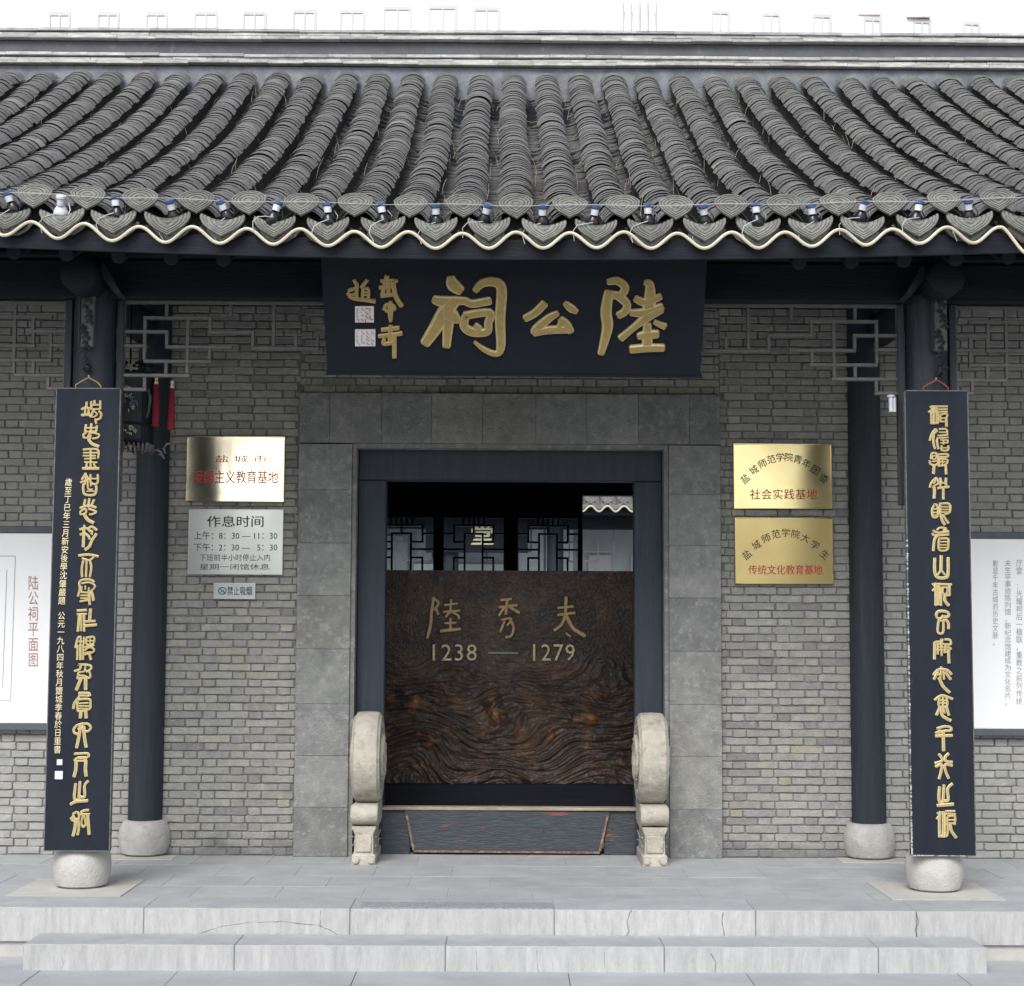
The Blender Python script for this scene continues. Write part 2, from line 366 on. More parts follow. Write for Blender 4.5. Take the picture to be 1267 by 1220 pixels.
# ================================================================== SETTING
# ground
g = MB(); g.box((-60,-60,-.40), (60,90,-.242)); tag(g.build('ground', mat('earth', (.20,.195,.18), (.15,.15,.14), scale=1, rough=.95)), kind='structure')
pav = tag(empty('courtyard_paving'), kind='structure')
random.seed(3)
xj = [-4.6]
while xj[-1] < 4.6: xj.append(xj[-1] + random.choice((.62,.8,.95)))
for r_, (ya, yb) in enumerate([(-2.95,-1.909),(-3.65,-2.955)]):
    off = .0 if r_ == 0 else .37
    for a, b in zip(xj[:-1], xj[1:]):
        mb = MB(); mb.bbox((a+off+.0015, ya, -.33), (b+off-.0015, yb, -.227+random.uniform(-.002,.001)), .002)
        mb.build('paving_slab', M_ground, pav)
mb = MB(); mb.box((-14,-30,-.33),(14,-3.66,-.232)); tag(mb.build('paving_beyond', mat('old_paving', (.24,.24,.235), (.19,.19,.185), scale=2, rough=.9)), kind='structure')

# platform, edge stones, steps
Z1 = -.1145
def P(px, py, Y): return at(px, py, Y)
plat = tag(empty('porch_floor'), kind='structure')
mb = MB(); mb.box((-5,-1.89,-.25),(5,3.9,-.0028)); mb.build('floor_bed', M_joint, plat)
xs = [-4.9+.42*i for i in range(25)]
for j, (ya, yb) in enumerate([(-1.58,-1.20),(-1.20,-.82),(-.82,-.40),(-.40,.02),(.02,.45)]):
    for i in range(len(xs)-1):
        sh = .21 if j % 2 else 0
        mb = MB(); mb.bbox((xs[i]+sh+.0016, ya+.0016, -.06), (xs[i+1]+sh-.0016, yb-.0016, random.uniform(-.001,.0003)), .0012)
        mb.build('floor_slab', M_floor, plat)
mb = MB(); mb.box((-4.8,.455,-.06),(4.8,4.4,-.001)); tag(mb.build('inner_floor', M_floor), kind='structure')

edge = tag(empty('platform_edge'), kind='structure')
ejx = [-4.9] + [at(x, 1128, -1.925).x for x in (-140, 178, 433, 686, 935, 1134)] + [3.2, 4.9]
for i, (a, b) in enumerate(zip(ejx[:-1], ejx[1:])):
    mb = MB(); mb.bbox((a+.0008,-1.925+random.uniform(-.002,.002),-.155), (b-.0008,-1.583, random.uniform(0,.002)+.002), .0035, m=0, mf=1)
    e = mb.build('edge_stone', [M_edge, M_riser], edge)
# pecked rough band along one edge stone
a = at(445,1120,-1.925).x; b = at(684,1120,-1.925).x
mb = MB(); mb.box((a,-1.91,-.02),(b,-1.74,.0075)); mb.build('pecked_band', M_edge_dark, edge)
mb = MB(); mb.box((-4.9,-1.905,-.25),(4.9,-1.892,-.157))
mb.build('footing', M_cream, edge)

M_crack = plain('crack_dark', (.16,.16,.165), .9)
for k_, cpts in enumerate([[(247,1155),(275,1146),(315,1141),(350,1140),(385,1144),(398,1146)],[(397,1127),(396,1146),(404,1149),(414,1154),(418,1157)],[(781,1126),(776,1140),(778,1152),(775,1158)],[(895,1128),(893,1140),(896,1157)],[(1134,1129),(1136,1142),(1132,1150),(1135,1160)]]):
    mb = MB(); pp_ = []
    for (a, b), (c, d) in zip(cpts[:-1], cpts[1:]):
        for q in range(4):
            t = q/4; pp_.append(at(a+(c-a)*t+random.uniform(-.6,.6), b+(d-b)*t+random.uniform(-.5,.5), -1.926))
    pp_.append(at(*cpts[-1], -1.926)); mb.tube(pp_, [random.uniform(.0006,.0022) for _ in pp_], 5); mb.build('crack', M_crack, edge)
stp = tag(empty('front_step'), kind='structure')
sx0, sx1 = at(28,1180,-2.21).x, at(1222,1190,-2.21).x
sj = [sx0] + [at(x,1180,-2.21).x for x in (290, 551, 822, 1087)] + [sx1]
for a, b in zip(sj[:-1], sj[1:]):
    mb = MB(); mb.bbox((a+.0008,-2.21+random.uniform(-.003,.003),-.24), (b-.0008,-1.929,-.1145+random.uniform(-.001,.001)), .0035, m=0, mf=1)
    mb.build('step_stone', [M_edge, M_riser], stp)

ow = tag(empty('added_sky_block_wall'), 'unseen grey wall with a tiled coping, added opposite the gate to block low sky', 'wall')  # out of view, added to cut low sky light on the upper facade
mb = MB(); mb.box((-16,-24.4,-.3),(16,-24,3.2)); mb.build('wall', mat('grey_render', (.20,.20,.19), (.15,.15,.145), scale=1.5, rough=.95), ow)
mb = MB(); mb.prism([(-16.2,3.201),(16.2,3.201),(16.2,3.35),(-16.2,3.35)], -24.75, -23.65); mb.prism([(-16.2,3.351),(16.2,3.351),(16.2,3.6),(-16.2,3.6)], -24.35, -24.05); mb.build('coping', M_ridge_dark, ow)
for k_, cpts in enumerate([[(590,1177),(589,1190),(590,1201)],[(665,1176),(664,1190),(666,1203)],[(747,1178),(748,1200)],[(880,1180),(886,1190),(884,1203)],[(75,1182),(79,1192),(77,1198)]]):
    mb = MB(); pp_ = [at(a+random.uniform(-.5,.5), b, -2.211) for a, b in cpts]; mb.tube(pp_, [random.uniform(.0006,.002) for _ in pp_], 5); mb.build('crack', M_crack, stp)
# base plates under the front columns
CX = 2.19; FY = -1.25
for s in (-1, 1):
    mb = MB(); x = at(101,1095,FY).x if s < 0 else at(1156,1098,FY).x
    mb.box((x-.29,-1.579,-.02),(x+.27,-1.0,.0045)); tag(mb.build('plinth_slab', M_cream), kind='structure')

# ------------------------------------------------------------------ brick walls
ROW = .0462
def brick_mesh(wd, seed, hgt=ROW-.0055):
    rr = random.Random(seed); mb = MB(); d = .030
    j = lambda s: rr.uniform(-s, s)
    x0, x1, z0, z1 = -wd/2, wd/2, 0, hgt
    O = []
    for (cx_, cz_, sx, sz) in ((x0,z0,1,1),(x1,z0,-1,1),(x1,z1,-1,-1),(x0,z1,1,-1)):
        a = rr.uniform(.002,.009); b = rr.uniform(.001,.006)
        p, q = (cx_+sx*a, cz_+j(.0012)), (cx_+j(.0012), cz_+sz*b)
        O += [q, p] if (sx, sz) in ((1,1),(-1,-1)) else [p, q]
    mx = wd*rr.uniform(-.25,.25)
    O = O[:2]+[(mx, z0+j(.0022))]+O[2:6]+[(mx+j(.03), z1+j(.0022))]+O[6:]
    n = len(O); cz_ = hgt/2
    R0 = [(x, d, z) for x, z in O]; R1 = [(x, .0035+j(.001), z) for x, z in O]
    R2 = [(x-math.copysign(.004, x), j(.0014), z+(.0032 if z < cz_ else -.0032)) for x, z in O]
    f = [tuple(2*n+k for k in range(n))]
    for k in range(n):
        l = (k+1) % n; f += [(n+k,n+l,2*n+l,2*n+k),(k,l,n+l,n+k)]
    mb.add(R0+R1+R2, f); return mb
ST = [brick_mesh(.184, i) for i in range(7)]; HD = [brick_mesh(.072, 20+i) for i in range(5)]
def wall(label, x0, x1, z0, z1, Y, m1, mS, mMort, hole=None, back=.28, maxp=300, skip=None):
    root = tag(empty('brick_wall'), label, 'brick wall')
    mb = MB(); mb.box((x0, Y+.010, z0), (x1, Y+back, z1)); mb.build('mortar_bed', mMort, root)
    rr = random.Random(int(abs(x0)*100)+5); bricks = []
    nrow = int((z1-z0)/ROW)
    for r_ in range(nrow):
        z = z0 + r_*ROW + .003; x = x0 - .271 + (.1355 if r_ % 2 else .03) + rr.uniform(-.012,.012); k = rr.random() < .5
        while x < x1:
            for wd, kind in ((.191,'s'),(.080,'h')):
                a, b = x, x+wd
                x += wd*rr.uniform(.985,1.015)
                if b-a < .03: continue
                ca, cb = max(a, x0), min(b, x1)
                if cb-ca < .022: continue
                bricks.append((ca, cb, z, 's' if kind == 's' else 'h', (cb-ca)/wd))
    if skip: vis = lambda q: not skip((q[0]+q[1])/2, q[2])
    else: vis = lambda q: True
    key = lambda q: (0 if vis(q) else 1, abs(q[2]-1.4) + .02*abs((q[0]+q[1])/2))
    bricks.sort(key=key)
    meshes = {'s': [], 'h': []}
    for kk, src in (('s', ST), ('h', HD)):
        for sm in src:
            o = sm.build('brick', m1); meshes[kk].append(o.data); bpy.data.objects.remove(o)
    rest = MB()
    for i, (a, b, z, kk, sc) in enumerate(bricks):
        wdt = {'s': .191, 'h': .080}[kk]; vi = rr.randrange(len(meshes[kk]))
        cx_ = (a+b)/2; ry = rr.uniform(-.004,.004); dy = rr.uniform(-.003,.003)+Y; flip = rr.choice((-1,1))
        dz = rr.uniform(-.0012,.0012)
        if i < maxp:
            o = link('brick', meshes[kk][vi], root)
            o.location = (cx_, dy, z+dz); o.rotation_euler = (0, ry, 0); o.scale = (sc, 1, rr.uniform(.96,1.03))
        else:
            src = (ST if kk == 's' else HD)[vi]
            rest.add([(cx_+p[0]*sc, dy+p[1], z+dz+p[2]+p[0]*ry) for p in src.v], src.f)
    if rest.v:
        tag(rest.build('other_bricks', mS, root), kind='stuff')
    return root
WY = 0.0
jl0, jl1 = at(365,900,-.03).x, at(436,900,-.03).x
jr0, jr1 = at(824,900,-.03).x, at(893,900,-.03).x
zl = at(630,487,-.03).z
xcl = at(184,800,0).x; xcr = at(1070,800,0).x
wall('grey brick wall between the left round column and the doorway, carrying the schedule sign', xcl, jl0-.002, 0, 3.42, WY, M_brick, M_brickS, M_mortar)
wall('grey brick wall between the doorway and the right round column, carrying two yellow brass plaques', jr1+.002, xcr, 0, 3.42, WY, M_brick, M_brickS, M_mortar)
wall('narrow band of dark brick courses above the stone door lintel', jl0-.002, jr1+.002, zl+.004, 3.42, WY, M_brick, M_brickS, M_mortar, maxp=300)
wall('grey brick wall of the left side bay behind the white plan board', -4.8, xcl-.002, 0, 3.42, WY, M_bay, M_bayS, M_mortar_pale, skip=lambda x, z: x < -3.2 or (x < -2.5 and .8 < z < 1.9))
wall('grey brick wall of the right side bay behind the white text board', xcr+.002, 4.8, 0, 3.42, WY, M_bay, M_bayS, M_mortar_pale, skip=lambda x, z: x > 3.2 or (x > 2.5 and .8 < z < 1.9))

# ------------------------------------------------------------------ stone door surround
sur = tag(empty('door_surround'), 'grey stone block surround framing the dark doorway', 'door surround')
YS = -.04
def stone(x0, z0, x1, z1, y=YS, d=.30, nm='stone_block'):
    mb = MB(); yy = y + random.uniform(-.002,.002)
    mb.bbox((x0+.0006, yy, z0+.0006), (x1-.0006, yy+d, z1-.0006), .0018); return mb.build(nm, M_stone, sur)
zc = [at(400, y, YS).z for y in (1060, 999, 935, 871, 803, 737, 672, 606, 549)]; zc[0] = 0.0
for a, b in zip(zc[:-1], zc[1:]): stone(jl0, a, jl1-.02, b)
zc = [at(860, y, YS).z for y in (1062, 1002, 936, 872, 806, 740, 675, 612, 551)]; zc[0] = 0.0
for a, b in zip(zc[:-1], zc[1:]): stone(jr0+.02, a, jr1, b)
ztop = at(630, 487, YS).z; zlb = at(630, 549, YS).z
jx = [jl0] + [at(x, 520, YS).x for x in (408,472,534,597,663,726,790,853)] + [jr1]
for a, b in zip(jx[:-1], jx[1:]): stone(a, zlb+.001, b, ztop)
mb = MB(); zi = at(630, 555, -.02).z
mb.box((jl1-.0195,-.022,0),(jl1+.006,.20,zlb)); mb.box((jr0-.006,-.022,0),(jr0+.0195,.20,zlb)); mb.box((jl1+.007,-.022,zi),(jr0-.007,.20,zlb-.001))
mb.build('inner_arris', M_stone, sur)

# ------------------------------------------------------------------ door frame, threshold
DY = .085
df = tag(empty('door_frame'), 'dark blue-black painted timber frame inside the stone surround', 'door frame')
dx0, dx1 = jl1+.008, jr0-.008
ix0, ix1 = at(476,800,DY).x, at(785,800,DY).x
zt0, zt1 = at(630,595,DY).z, at(630,553,DY).z + .03
mb = MB(); mb.bbox((dx0,DY,0),(ix0,DY+.12,zt0),.006); mb.build('post', M_frame, df)
mb = MB(); mb.bbox((ix1,DY,0),(dx1,DY+.12,zt0),.006); mb.build('post', M_frame, df)
mb = MB(); mb.bbox((dx0,DY,zt0+.001),(dx1,DY+.12,zt1),.006); mb.build('lintel', M_frame, df)
mb = MB(); mb.box((dx0,.21,0),(ix0-.01,.34,zt1)); mb.box((ix1+.01,.21,0),(dx1,.34,zt1)); mb.box((ix0-.009,.21,zt0+.05),(ix1+.009,.34,zt1)); mb.build('inner_reveal', M_woodh, df)

th = tag(empty('door_threshold'), 'raised wooden threshold with worn blue-black paint and red-brown edges', 'threshold')
TY = DY - .012
zt = at(630, 1003, TY).z
def tq(px, py): 
    p = at(px, py, TY); return (p.x, max(p.z, .004))
mb = MB(); mb.prism([tq(510,1052), tq(744,1054), tq(754,1005), tq(501,1003)], TY, TY+.055); 
mb.build('removable_board', M_thresh, th)
e = MB()
def strip(a, b, wd, y0, y1):
    A = Vector((a[0],0,a[1])); B = Vector((b[0],0,b[1])); n_ = (B-A).normalized().cross(Vector((0,1,0)))*wd*.5
    e.prism([((A-n_).x,(A-n_).z),((B-n_).x,(B-n_).z),((B+n_).x,(B+n_).z),((A+n_).x,(A+n_).z)], y0, y1)
strip(tq(503,1008), tq(512,1052), .012, TY-.003, TY+.01); strip(tq(752,1009), tq(742,1053), .012, TY-.003, TY+.01)
strip(tq(512,1053.2), tq(742,1055), .011, TY-.0035, TY+.01)
e.build('worn_edge', M_threshedge, th)
mb = MB(); mb.bbox((ix0-.02,TY+.02,0),(tq(501,1003)[0]+.03,TY+.075,zt-.004),.003); mb.build('end_block', M_thresh, th)
mb = MB(); mb.bbox((tq(754,1005)[0]-.03,TY+.02,0),(ix1+.02,TY+.075,zt-.004),.003); mb.build('end_block', M_thresh, th)
mb = MB(); mb.bbox((ix0-.02,TY-.006,zt),(ix1+.02,TY+.078,zt+.020),.004); mb.build('top_rail', M_threshtop, th)

# ------------------------------------------------------------------ drum stones
def drum(s, x0, x1, label):
    root = tag(empty('drum_stone'), label, 'drum stone', 'pair of drum stones beside the threshold')
    y0, y1 = -.39, .07
    zb = at(450, 1021, y0).z; zbt = at(450, 998, y0).z
    prof = []
    # pedestal with waist
    zz = [(0,0,0),(.0,.05,.0),(.012,.06,.01),(.014,.17,.012),(.0,.20,.0),(.0,zb-.01,.0)]
    mb = MB(); n_ = len(zz); o = 0
    for (ins, z, fy) in zz:
        mb.v += [(x0+.008+ins, y0+.012+fy, z),(x1-.008-ins, y0+.012+fy, z),(x1-.008-ins, y1, z),(x0+.008+ins, y1, z)]
    for i in range(n_-1):
        for k in range(4):
            l = (k+1) % 4; mb.face((i*4+k, i*4+l, i*4+4+l, i*4+4+k))
    mb.face((0,1,2,3)); mb.face(((n_-1)*4,(n_-1)*4+1,(n_-1)*4+2,(n_-1)*4+3)); 
    # little feet and a panel line on the front
    for xx in (x0+.03, x1-.03): mb.lathe([(.004,0),(.020,.003),(.022,.014),(.004,.02)], (xx, y0-.004, .028), 12, 'y')
    mb.bbox((x0+.03,y0+.011,.07),(x1-.03,y0+.03,.165),.004)
    mb.build('pedestal', M_drum, root, smooth=True)
    mb = MB(); rz = (zbt-zb)/2+.004
    pr = [(.002,x0-.002),(rz*.85,x0-.002),(rz,x0+.008),(rz*1.03,(x0+x1)/2),(rz,x1-.008),(rz*.85,x1+.002),(.002,x1+.002)]
    mb.lathe([(r_, h-0) for r_, h in pr], (0, y0+.055, zb+rz), 24, 'x'); 
    mb.box((x0+.004,y0+.055,zb-.004),(x1-.004,y1-.002,zbt+.002))
    mb.build('scroll', M_drum, root, smooth=True)
    # disc
    zt_ = at(450, 884, y0+.05).z; rad = (zt_-zbt)/2+.006; cy = y0+.02+rad; cz = zbt+rad-.006
    if cy + rad > y1+.12: pass
    mb = MB(); c = .020
    pr = [(.002,x0),(rad-.055,x0),(rad-.050,x0-.006),(rad-.025,x0-.006),(rad-.018,x0+.002),(rad-.004,x0+.010),(rad,x0+.024),(rad+.002,(x0+x1)/2),(rad,x1-.024),(rad-.004,x1-.010),(rad-.018,x1-.002),(rad-.025,x1+.006),(rad-.050,x1+.006),(rad-.055,x1),(.002,x1)]
    mb.lathe(pr, (0, cy, cz), 56, 'x'); d_ = mb.build('disc', M_drum, root, smooth=True)
    # carved relief and studs on the two cheeks
    rr = random.Random(4)
    for side, xx in ((-1, x0), (1, x1)):
        mb = MB()
        for k in range(22):
            a = k*2*math.pi/22
            mb.lathe([(.012,0),(.011,side*.004),(.004,side*.006)], (xx+side*.001, cy+math.cos(a)*(rad-.068), cz+math.sin(a)*(rad-.068)), 8, 'x')
        for k in range(9):
            a = k*2*math.pi/9; q = (rad-.13)
            pts = [(xx+side*.008, cy+math.cos(a+t*1.5)*(q-.03*t), cz+math.sin(a+t*1.5)*(q-.05*t)) for t in [i/8 for i in range(9)]]
            mb.tube(pts, [.006,.012,.016,.017,.016,.014,.011,.008,.004], 8)
        mb.lathe([(.05,0),(.045,side*.006),(.02,side*.010),(.002,side*.011)], (xx+side*.001, cy, cz), 20, 'x')
        mb.build('cheek_carving', M_drum, root, smooth=True)
    mb = MB()
    for i in range(4):
        z = .05+.05*i
        for side, xx in ((-1, x0+.009), (1, x1-.009)): mb.tube([(xx,y0+.06,z),(xx,y0+.2,z+.02*math.sin(i*2)),(xx,y1-.05,z)],.0035,6)
    mb.build('pedestal_carving', M_drum, root)
drum(-1, at(434.5,950,-.39).x, at(467,950,-.39).x, 'pale drum stone left of the doorway, rounded disc on a carved pedestal')
drum(1, at(793.5,950,-.39).x, at(827.5,950,-.39).x, 'pale drum stone right of the doorway, rounded disc on a carved pedestal')

# ------------------------------------------------------------------ columns
def column(x, y, r, z1, label, mdrum, rd, hd):
    root = tag(empty('timber_column'), label, 'column', 'round dark columns of the porch')
    prof = [(rd*.70,0),(rd*.86,.012),(rd*.975,hd*.30),(rd*1.0,hd*.52),(rd*.965,hd*.78),(rd*.85,hd*.95),(rd*.78,hd),(r*.9,hd+.002)]
    mb = MB(); mb.lathe(prof, (x,y,.004), 44); mb.build('base_drum', mdrum, root, smooth=True)
    mb = MB(); mb.lathe([(r,hd+.004),(r*1.0,1.2),(r*.97,2.2),(r*.95,z1)], (x,y,0), 40); mb.build('shaft', M_wood, root, smooth=True)
    return root
xfl, xfr = at(101,1090,FY).x, at(1156,1094,FY).x
xbl, xbr = at(179,1040,0).x, at(1075.5,1045,0).x
column(xfl, FY, .112, 3.05, 'front left column, its pale round stone base under the left hanging board', M_drum_front, .147, .205)
column(xfr, FY, .112, 3.05, 'front right column, its pale round stone base under the right hanging board', M_drum_front, .147, .205)
column(xbl, 0.0, .100, 3.5, 'left rear round column set in the brick wall', M_drum_back, .150, .20)
column(xbr, 0.0, .100, 3.5, 'right rear round column set in the brick wall', M_drum_back, .150, .20)
for x in (xbl, xbr):
    mb = MB(); mb.box((x-.2,-.21,-.02),(x+.2,.0-.001,.0035)); tag(mb.build('plinth_slab', M_cream), kind='structure')

# ------------------------------------------------------------------ beams and porch ceiling
zbm0, zbm1 = at(300, 373, FY).z, at(300, 324, FY).z
bm_ = tag(empty('porch_beam'), 'long dark timber beam spanning the porch below the eave', 'beam')
mb = MB(); mb.bbox((-4.8,FY-.07,zbm0),(4.8,FY+.07,zbm1-.004),.01); mb.build('beam_body', M_woodh, bm_)
mb = MB(); mb.bbox((-4.8,FY-.105,zbm1),(4.8,FY+.09,zbm1+.035),.008); mb.build('ledge', M_woodh, bm_)
mb = MB(); mb.lathe([(.085,-4.8),(.085,4.8)], (0,FY,zbm1+.123), 20, 'x'); mb.build('eave_purlin', M_woodh, bm_, smooth=True)
wb = tag(empty('wall_beam'), 'dark timber beam along the top of the brick wall under the porch ceiling', 'beam')
zw = at(300, 378, -.03).z
mb = MB(); mb.bbox((-4.8,-.05,zw),(4.8,.2,zw+.32),.008); mb.build('beam_body', M_woodh, wb)

def roof_z(Y, x=0):
    t = (Y+2.0)/4.72
    z = 3.235 + (5.47-3.235)*t - 4*.135*t*(1-t)
    tt = max(0, 1-t*1.3)
    return z - .045*tt*(1-min(1.3,(x/2.35)**2))
# cross beam ends on the column heads
for (px, py, x, s) in ((97, 338, xfl, 1), (1172, 342, xfr, -1)):
    root = tag(empty('cross_beam'), 'dark round beam end with a slanted bracket above the %s front column' % ('left' if s > 0 else 'right'), 'beam end', 'beam ends over the front columns')
    c = at(px, py, -1.56)
    mb = MB(); mb.lathe([(.055,-.012),(.085,-.006),(.092,.0),(.094,.012),(.094,1.55)], (c.x, -1.56, c.z), 28, 'y'); mb.build('beam_body', M_woodh, root, smooth=True)
    mb = MB(); q = [(c.x+s*.10,c.z+.08),(c.x+s*.19,c.z-.075),(c.x+s*.165,c.z-.085),(c.x+s*.07,c.z+.03)]
    mb.prism(q, -1.46, -1.2); mb.build('slanted_bracket', M_wood, root)
# carved brackets hanging down the column fronts
for (x, lab, s) in ((at(108,400,-1.39).x, 'left', 1), (at(1163,400,-1.39).x, 'right', -1)):
    root = tag(empty('carved_bracket'), 'narrow carved bracket hanging on the front of the %s front column above its board' % lab, 'carved bracket', 'carved brackets on the front columns')
    z0, z1 = at(108,458,-1.39).z, at(108,362,-1.39).z
    mb = MB(); mb.bbox((x-.035,-1.40,z0+.12),(x+.035,-1.35,z1),.006); mb.build('back_plate', M_lattice, root)
    mb = MB(); rr = random.Random(9)
    for i in range(15):
        z = z0 + (z1-z0)*i/15; a = rr.uniform(.012,.024)
        xx = x + rr.uniform(-.02,.02)
        mb.tube([(xx-a,-1.412,z),(xx,-1.424,z+a*.9),(xx+a,-1.412,z+a*.2),(xx+a*.3,-1.405,z-a*.6)],[.004,.008,.007,.003],6)
    mb.lathe([(.002,-.03),(.018,-.02),(.022,0),(.012,.02),(.002,.03)], (x,-1.39,z0+.02), 12)
    mb.tube([(x-.036,-1.406,z0+.13),(x-.036,-1.406,z1)],.006,6)
    mb.build('carving', M_wood, root, smooth=True)

# rafters and ceiling boards
raf = tag(empty('porch_ceiling'), 'dark rafters and boards closing the underside of the eave', 'ceiling')
rm = MB(); rm.lathe([(.036,0),(.036,2.6)], (0,0,0), 12, 'y')
ro = rm.build('rafter', M_woodh, raf, smooth=True); first = True
sl_ang = math.atan2(roof_z(0)-roof_z(-1.9), 1.9)
for k in range(-18, 19):
    o = ro if first else link('rafter', ro.data, raf); first = False
    x = k*.2557 + .15
    ys_ = -1.30 if abs(x) < 1.2 else -1.84
    o.location = (x, ys_, roof_z(ys_, x)-.165); o.rotation_euler = (sl_ang, 0, 0)
mb = MB()
NX = 24
for i in range(NX):
    a = -4.8+9.6*i/NX; b = a+9.6/NX
    for Y0, Y1 in ((-1.93,-.9),(-.9,.2),(.2,1.5),(1.5,2.95)):
        o = len(mb.v)
        for off in (-.097, -.125):
            mb.v += [(a,Y0,roof_z(Y0,a)+off),(b,Y0,roof_z(Y0,b)+off),(b,Y1,roof_z(Y1,b)+off),(a,Y1,roof_z(Y1,a)+off)]
        mb.face((o,o+1,o+2,o+3)); mb.face((o+4,o+5,o+6,o+7)); mb.face((o,o+1,o+5,o+4)); mb.face((o+3,o+2,o+6,o+7))
mb.build('ceiling_boards', M_woodh, raf)
mb = MB()
for i in range(NX):
    a = -4.8+9.6*i/NX; b = a+9.6/NX; o = len(mb.v)
    mb.v += [(a,-1.955,roof_z(-1.95,a)-.125),(b,-1.955,roof_z(-1.95,b)-.125),(b,-1.955,roof_z(-1.95,b)-.03),(a,-1.955,roof_z(-1.95,a)-.03),
             (a,-1.932,roof_z(-1.95,a)-.125),(b,-1.932,roof_z(-1.95,b)-.125),(b,-1.932,roof_z(-1.95,b)-.03),(a,-1.932,roof_z(-1.95,a)-.03)]
    mb.face((o,o+1,o+2,o+3)); mb.face((o+4,o+5,o+6,o+7)); mb.face((o,o+1,o+5,o+4)); mb.face((o+3,o+2,o+6,o+7))
mb.build('fascia_board', M_woodh, raf)

# ------------------------------------------------------------------ tiled roof
PITCH, X0 = .2557, .042
def tile_cover(r=.106, L=.115, t=.003, n=8, half=60):
    mb = MB()
    for ring, (y, rr, dz) in enumerate(((0,r,0),(L,r*.99,-.0055),(.002,r-t,0),(L*.35,r-t,-.004))):
        for i in range(n+1):
            a = R(-half+2*half*i/n); mb.v.append((rr*math.sin(a), y, rr*math.cos(a)+dz - .014))
    N = n+1
    for i in range(n):
        mb.face((i,i+1,N+i+1,N+i)); mb.face((i,i+1,2*N+i+1,2*N+i)); 
    return mb
def tile_trough(r=.12, L=.16, t=.014, n=6, half=62):
    mb = MB()
    for (y, rr, dz) in ((0,r,0),(L,r*1.0,-.017),(.001,r+t,0)):
        for i in range(n+1):
            a = R(-half+2*half*i/n); mb.v.append((rr*math.sin(a), y, -rr*math.cos(a)+dz+r*.55))
    N = n+1
    for i in range(n): mb.face((i,i+1,N+i+1,N+i)); mb.face((i,i+1,2*N+i+1,2*N+i))
    return mb
roof = tag(empty('tiled_roof'), 'curved grey clay tile roof of the gate hall with rows running down to the eave', 'roof')
covers = [tile_cover(r=.105+.0015*i) for i in range(3)]
cov_me = []
for c_ in covers:
    o = c_.build('roof_tile', M_tile, smooth=True); cov_me.append(o.data); bpy.data.objects.remove(o)
trough = tile_trough()
EXP = .066
# arc-length stations up the slope
stations = []; Y = -1.985
while Y < 2.66:
    stations.append(Y); sl_ = (roof_z(Y+.01)-roof_z(Y))/.01; Y += EXP/math.sqrt(1+sl_*sl_)
rows = list(range(-17, 18))
rr = random.Random(21)
rest = MB(); restT = MB(); nparts = 0
wob = {k: (rr.uniform(0,6.28), rr.uniform(.004,.011)) for k in rows}
visible_rows = [k for k in rows if abs(k) <= 9]
def tile_xf(k, j, Y, dzx=0):
    ph, am = wob[k]
    x = X0 + k*PITCH + am*math.sin(Y*1.9+ph) + rr.uniform(-.003,.003)
    ang = math.atan2(roof_z(Y+.05,x)-roof_z(Y,x), .05) + rr.uniform(-.007,.007)
    lift = .014*(((Y*2.9+ph*1.7+am*40*math.sin(Y*5+ph)) % 1.0)) + rr.uniform(0,.0010)
    if rr.random() < .03: lift += .007
    return Matrix.Translation((x, Y, roof_z(Y,x)+.012+lift)) @ Matrix.Rotation(ang, 4, 'X') @ Matrix.Rotation(rr.uniform(-.035,.035), 4, 'Z') @ Matrix.Rotation(rr.uniform(-.03,.03), 4, 'Y') @ Matrix.Diagonal((rr.uniform(.93,1.06),1,1,1))
for j, Y in enumerate(stations):
    for k in rows:
        M4 = tile_xf(k, j, Y); vi = rr.randrange(3)
        if nparts < 300 and abs(k) <= 9 and j < 16:
            o = link('roof_tile', cov_me[vi], roof); o.matrix_local = M4; nparts += 1
        else:
            rest.add([M4 @ Vector(v) for v in covers[vi].v], covers[vi].f)
        if (j+k) % 2 and rr.random() < .6: continue
        x = X0+(k+.5)*PITCH; 
        ang = math.atan2(roof_z(Y+.05,x)-roof_z(Y,x), .05)
        M5 = Matrix.Translation((x+rr.uniform(-.004,.004), Y-.01, roof_z(Y,x)-.034+rr.uniform(0,.012)+(.035 if j < 2 else 0))) @ Matrix.Rotation(ang+rr.uniform(-.02,.03), 4, 'X') @ Matrix.Rotation(rr.uniform(-.12,.12), 4, 'Z') @ Matrix.Rotation(rr.uniform(-.08,.08), 4, 'Y')
        restT.add([M5 @ Vector(v) for v in trough.v], trough.f)
bed = MB()
for k in rows:
    ph, am = wob[k]; o = len(bed.v); ys = [-1.90+.148*i for i in range(32)]
    for Y in ys:
        Y = min(Y, 2.68); x = X0+k*PITCH+am*math.sin(Y*1.9+ph); z = roof_z(Y, x)
        bed.v += [(x-.070,Y,z-.085),(x-.064,Y,z+.060),(x,Y,z+.082),(x+.064,Y,z+.060),(x+.070,Y,z-.085)]
    for i in range(len(ys)-1):
        for q in range(4): bed.face((o+i*5+q,o+i*5+q+1,o+(i+1)*5+q+1,o+(i+1)*5+q))
    bed.face((o,o+1,o+2,o+3,o+4))
bed.build('shade_dark_bedding', M_bed, roof)  # dark filler under the cover tiles stands in for shadowed voids
tag(rest.build('upper_tiles', M_tileS, roof, smooth=True), kind='stuff')
tag(restT.build('trough_tiles', M_tileS, roof, smooth=True), kind='stuff')

